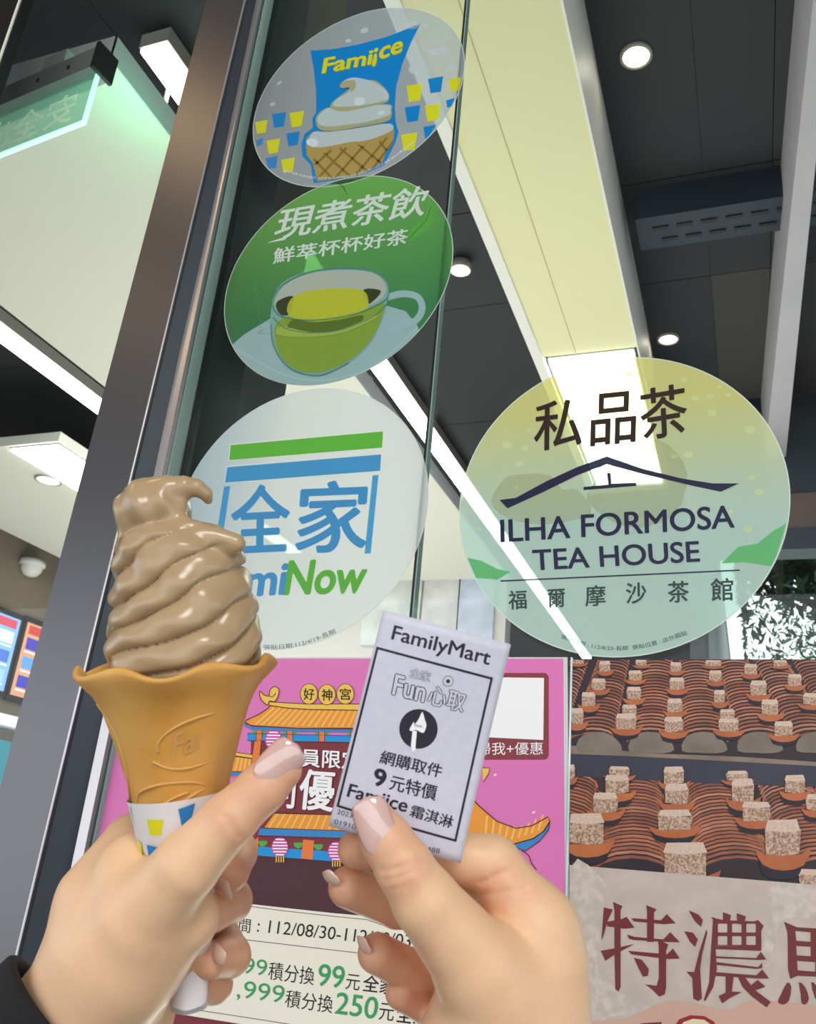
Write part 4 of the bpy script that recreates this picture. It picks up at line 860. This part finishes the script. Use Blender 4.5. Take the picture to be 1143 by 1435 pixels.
for (a, b, c0, r), (a2, b2, c2_, r2) in zip(chain, chain[1:]): top = smin(top, cap(g, cp(a, b, DC+.010+c0), cp(a2, b2, DC+.010+c2_), r*U1, r2*U1), .0018)
top = smin(top, cap(g, cp(252, 690, DC), cp(243, 738, DC-.004), 12*U1, 16*U1), .002)
top = smin(top, cap(g, cp(262, 738, DC-.006), cp(330, 762, DC-.006), 12*U1, 14*U1), .004)
V, Fq = surfnet(top, np.array(lo), h)
m_ice = mat('tea_soft_serve', (190, 163, 126), .24, sss=.2, bump=(260, .10, .0006), noise=(30, (180, 152, 116), .3))
io = np_mesh('soft_serve', V, Fq, m_ice, cone)
# ---- hands
def skinmat():
    m = mat('skin', (242, 198, 158), .46, sss=.22, bump=(700, .10, .0004)); n = m.node_tree; L = n.links; p = n.nodes['Principled BSDF']
    at = n.nodes.new('ShaderNodeAttribute'); at.attribute_name = 'blush'; t = n.nodes.new('ShaderNodeTexNoise'); t.inputs['Scale'].default_value = 45; t.inputs['Detail'].default_value = 4
    mm = n.nodes.new('ShaderNodeMix'); mm.data_type = 'RGBA'; mm.inputs[6].default_value = (*lin((244, 200, 158)), 1); mm.inputs[7].default_value = (*lin((222, 150, 122)), 1)
    ad = n.nodes.new('ShaderNodeMath'); ad.operation = 'MULTIPLY_ADD'; L.new(t.outputs[0], ad.inputs[0]); ad.inputs[1].default_value = .35; L.new(at.outputs['Fac'], ad.inputs[2])
    sb = n.nodes.new('ShaderNodeMath'); sb.operation = 'SUBTRACT'; L.new(ad.outputs[0], sb.inputs[0]); sb.inputs[1].default_value = .15; sb.use_clamp = True
    L.new(sb.outputs[0], mm.inputs[0]); L.new(mm.outputs[2], p.inputs['Base Color']); return m
m_skin = skinmat()
m_nail = mat('nail_gloss', (222, 176, 164), .10, coat=1, spec=.8, noise=(120, (232, 196, 186), .3))
m_nail2 = mat('nail_natural', (232, 196, 176), .15, coat=.8)
def hand(fingers, palm, lo, hi, h, label, creases=(), kp=.009, kf=.0012):
    g = grid(lo, hi, h)
    pf = None
    for a, b, ra, rb in palm:
        f = cap(g, cp(*a), cp(*b), ra, rb) if b is not None else ellip(g, cp(*a), ra, rb)
        pf = f if pf is None else smin(pf, f, .009)
    tot = None
    for ch in fingers:
        ff = None
        for (a, b, c0, r), (a2, b2, c2_, r2) in zip(ch, ch[1:]):
            f = cap(g, cp(a, b, c0), cp(a2, b2, c2_), r, r2); ff = f if ff is None else smin(ff, f, .0022)
        ff = smin(ff, pf, kp) if len(ch) > 1 else ff; tot = ff if tot is None else smin(tot, ff, kf)
    for pts, w_, dp in creases:
        dm = None
        for a, b in zip(pts, pts[1:]): qa, qb = cp(*a), cp(*b); qa[2] *= .15; qb[2] *= .15; f = cap([g[0], g[1], g[2]*.15], qa, qb, 0, 0); dm = f if dm is None else np.minimum(dm, f)
        tot = tot + dp*np.exp(-(dm/w_)**2)
    V, Fq = surfnet(tot, np.array(lo), h)
    tips = [cp(*ch[-1][:3]) for ch in fingers] + [cp(*ch[-2][:3]) for ch in fingers]
    dm = np.min([np.linalg.norm(V-t, axis=1) for t in tips], axis=0); bl = np.clip(1-dm/.022, 0, 1)*.8
    for pts, w_, dp in creases:
        for q in pts: bl = np.maximum(bl, .5*np.exp(-(np.linalg.norm(V-cp(*q), axis=1)/.006)**2))
    o = np_mesh('hand', V, Fq, m_skin); a = o.data.attributes.new('blush', 'FLOAT', 'POINT'); a.data.foreach_set('value', bl.astype(np.float32))
    recentre(o); prop(o, label, 'hand', 'hands of the person taking the photo')
    sm = o.modifiers.new('s', 'SMOOTH'); sm.iterations = 2; sm.factor = .5
    return o
def nail(parent, base, tip, w_, R, n_hint, m=None, lift=0, square=4):
    b, t = cp(*base), cp(*tip); L_ = np.linalg.norm(t-b); T = (t-b)/L_; n = np.array(n_hint, float); n -= T*n.dot(T); n /= np.linalg.norm(n); B = np.cross(T, n); c = (b+t)/2
    V = []; Fq = []; NI, NJ = 12, 14
    for j in range(NJ+1):
        v = -1+2*j/NJ; sc_ = max(.05, (1-abs(v)**square)**(1/2.6)) if v > 0 else max(.05, (1-abs(v)**3)**(1/2.2))
        for i in range(NI+1):
            a = (-1+2*i/NI)*sc_*math.asin(min(.98, w_/2/R)); q = c + T*(L_/2*v) + B*R*math.sin(a) + n*(R*math.cos(a)-R - .0012*v*v + lift); V.append(q)
    for j in range(NJ):
        for i in range(NI): k = j*(NI+1)+i; Fq.append((k, k+1, k+NI+2, k+NI+1))
    o = np_mesh('fingernail', np.array(V), np.array(Fq), m or m_nail, parent); md = o.modifiers.new('s', 'SOLIDIFY'); md.thickness = .0007; md.offset = 0; return o
# left hand
lf = [
 [(140,1400,.357,.020), (198,1288,.3435,.0158), (262,1212,.334,.0122), (322,1148,.334,.0100), (368,1104,.337,.0092), (394,1078,.339,.0080)],
 [(190,1190,.388,.012), (290,1165,.408,.0100), (330,1195,.392,.0092), (322,1222,.374,.0082)],
 [(180,1240,.392,.012), (300,1225,.410,.0100), (322,1262,.386,.0092), (298,1278,.368,.0080)],
 [(180,1290,.392,.012), (300,1300,.405,.0095), (322,1340,.384,.0086), (294,1346,.368,.0074)],
 [(180,1340,.390,.011), (270,1355,.400,.0085), (300,1380,.384,.0075), (270,1388,.372,.0065)]]
lp = [((84,1440,.372), (172,1332,.362), .0245, .0245), ((165,1320,.362), (196,1235,.362), .0255, .0190), ((140,1262,.372), (188,1188,.384), .0175, .0135), ((140,1368,.362), (205,1275,.353), .0225, .0180), ((185,1335,.353), (256,1286,.351), .0200, .0135), ((180,1380,.376), (196,1420,.380), .0160, .0140)]
lh = hand(lf, lp, cp(-60, 1010, .33)-np.array((0, 0, .03)), np.array((cp(440, 1010, .36)[0], cp(0, 1480, .36)[1], .432)), .00095, "left hand gripping the wafer cone's paper sleeve, thumb pointing up right",
  creases=[([(300,1135,.325), (318,1150,.323), (335,1172,.326)], .0010, .0008)])
nail(lh, (366, 1100, .3285), (418, 1045, .3340), .0142, .0088, (.06, .08, -1), lift=.0003)
nail(lh, (316, 1262, .3605), (306, 1232, .3590), .0085, .0062, (-.9, .1, -.75), m_nail2)
nail(lh, (300, 1350, .3600), (306, 1328, .3590), .0080, .0060, (-.5, -.6, -.8), m_nail2)
sv = MB(); q0, q1 = cp(84, 1424, .366), cp(-107, 1590, .392)
d_ = (q1-q0)/np.linalg.norm(q1-q0)
e1 = np.array((.61, .79, 0)); e1 -= d_*e1.dot(d_); e1 /= np.linalg.norm(e1); e2 = np.cross(d_, e1); e2 = -e2 if e2[2] > 0 else e2
q0 = cp(84, 1424, .368); NC = 48; rings = [(.004, .0268, .0268), (-.001, .0285, .0275), (-.001, .0315, .0300), (.001, .0325, .0308), (.010, .0325, .0308), (.03, .034, .032), (.08, .037, .035)]
for t, ra, rb in rings:
    for k in range(NC): a = 2*math.pi*k/NC; sv.v.append(tuple(toW(q0+d_*(t-.026*math.sin(a)-.0015*math.cos(2*a))+e1*math.cos(a)*ra+e2*math.sin(a)*rb)))
for i in range(len(rings)-1):
    for k in range(NC): sv.f.append([i*NC+k, i*NC+(k+1) % NC, (i+1)*NC+(k+1) % NC, (i+1)*NC+k]); sv.m.append(0)
link('sleeve_cuff', sv.mesh('sleeve_cuff'), mat('black_knit', (22, 22, 24), .9, bump=(1500, .4, .0006)), lh, True)
# right hand
rf_ = [
 [(735,1440,.340,.020), (668,1352,.331,.0165), (596,1262,.325,.0120), (566,1215,.3245,.0103), (543,1180,.3265,.0094), (527,1153,.3285,.0078)],
 [(748,1292,.350,.0135), (690,1212,.356,.0112), (590,1190,.3545,.0090), (500,1190,.3490,.0076)],
 [(750,1350,.362,.013), (660,1270,.378,.0098), (556,1268,.364,.0088), (488,1243,.352,.0080)],
 [(740,1400,.366,.013), (660,1350,.384,.0095), (578,1362,.368,.0085), (528,1336,.356,.0078)],
 [(730,1440,.366,.012), (660,1410,.382,.0085), (600,1410,.372,.0075), (562,1392,.362,.0065)]]
rp = [((700,1500,.345), (752,1300,.352), .0290, .0150), ((680,1480,.342), (690,1380,.338), .0270, .0190), ((745,1490,.348), (752,1350,.350), .0240, .0185), ((700,1290,.362), (745,1330,.360), .0110, .0150)]
rh = hand(rf_, rp, np.array((cp(430, 0, .34)[0], cp(0, 1105, .34)[1], .300)), np.array((cp(850, 0, .36)[0], cp(0, 1480, .35)[1], .412)), .00095, 'right hand holding up the paper ticket, bent thumb in front',
  creases=[([(536,1224,.315), (562,1216,.314), (590,1206,.316)], .0010, .0008), ([(538,1238,.314), (566,1228,.313), (592,1216,.315)], .0010, .0008), ([(548,1250,.314), (572,1240,.313)], .0009, .0005), ([(672,1238,.345), (700,1228,.342), (722,1222,.343)], .0010, .0010), ([(668,1262,.344), (706,1254,.340), (738,1250,.340)], .0012, .0008), ([(588,1338,.316), (600,1372,.318), (604,1400,.320)], .0010, .0004)])
nail(rh, (537, 1196, .3166), (511, 1118, .3226), .0134, .0084, (.05, .06, -1), lift=.0003)
nail(rh, (472, 1246, .3455), (450, 1226, .3470), .0100, .0065, (-.75, .3, -.4), m_nail2, square=3)
nail(rh, (512, 1340, .3500), (499, 1314, .3510), .0090, .0065, (-.9, .1, -.45), m_nail2, square=3)
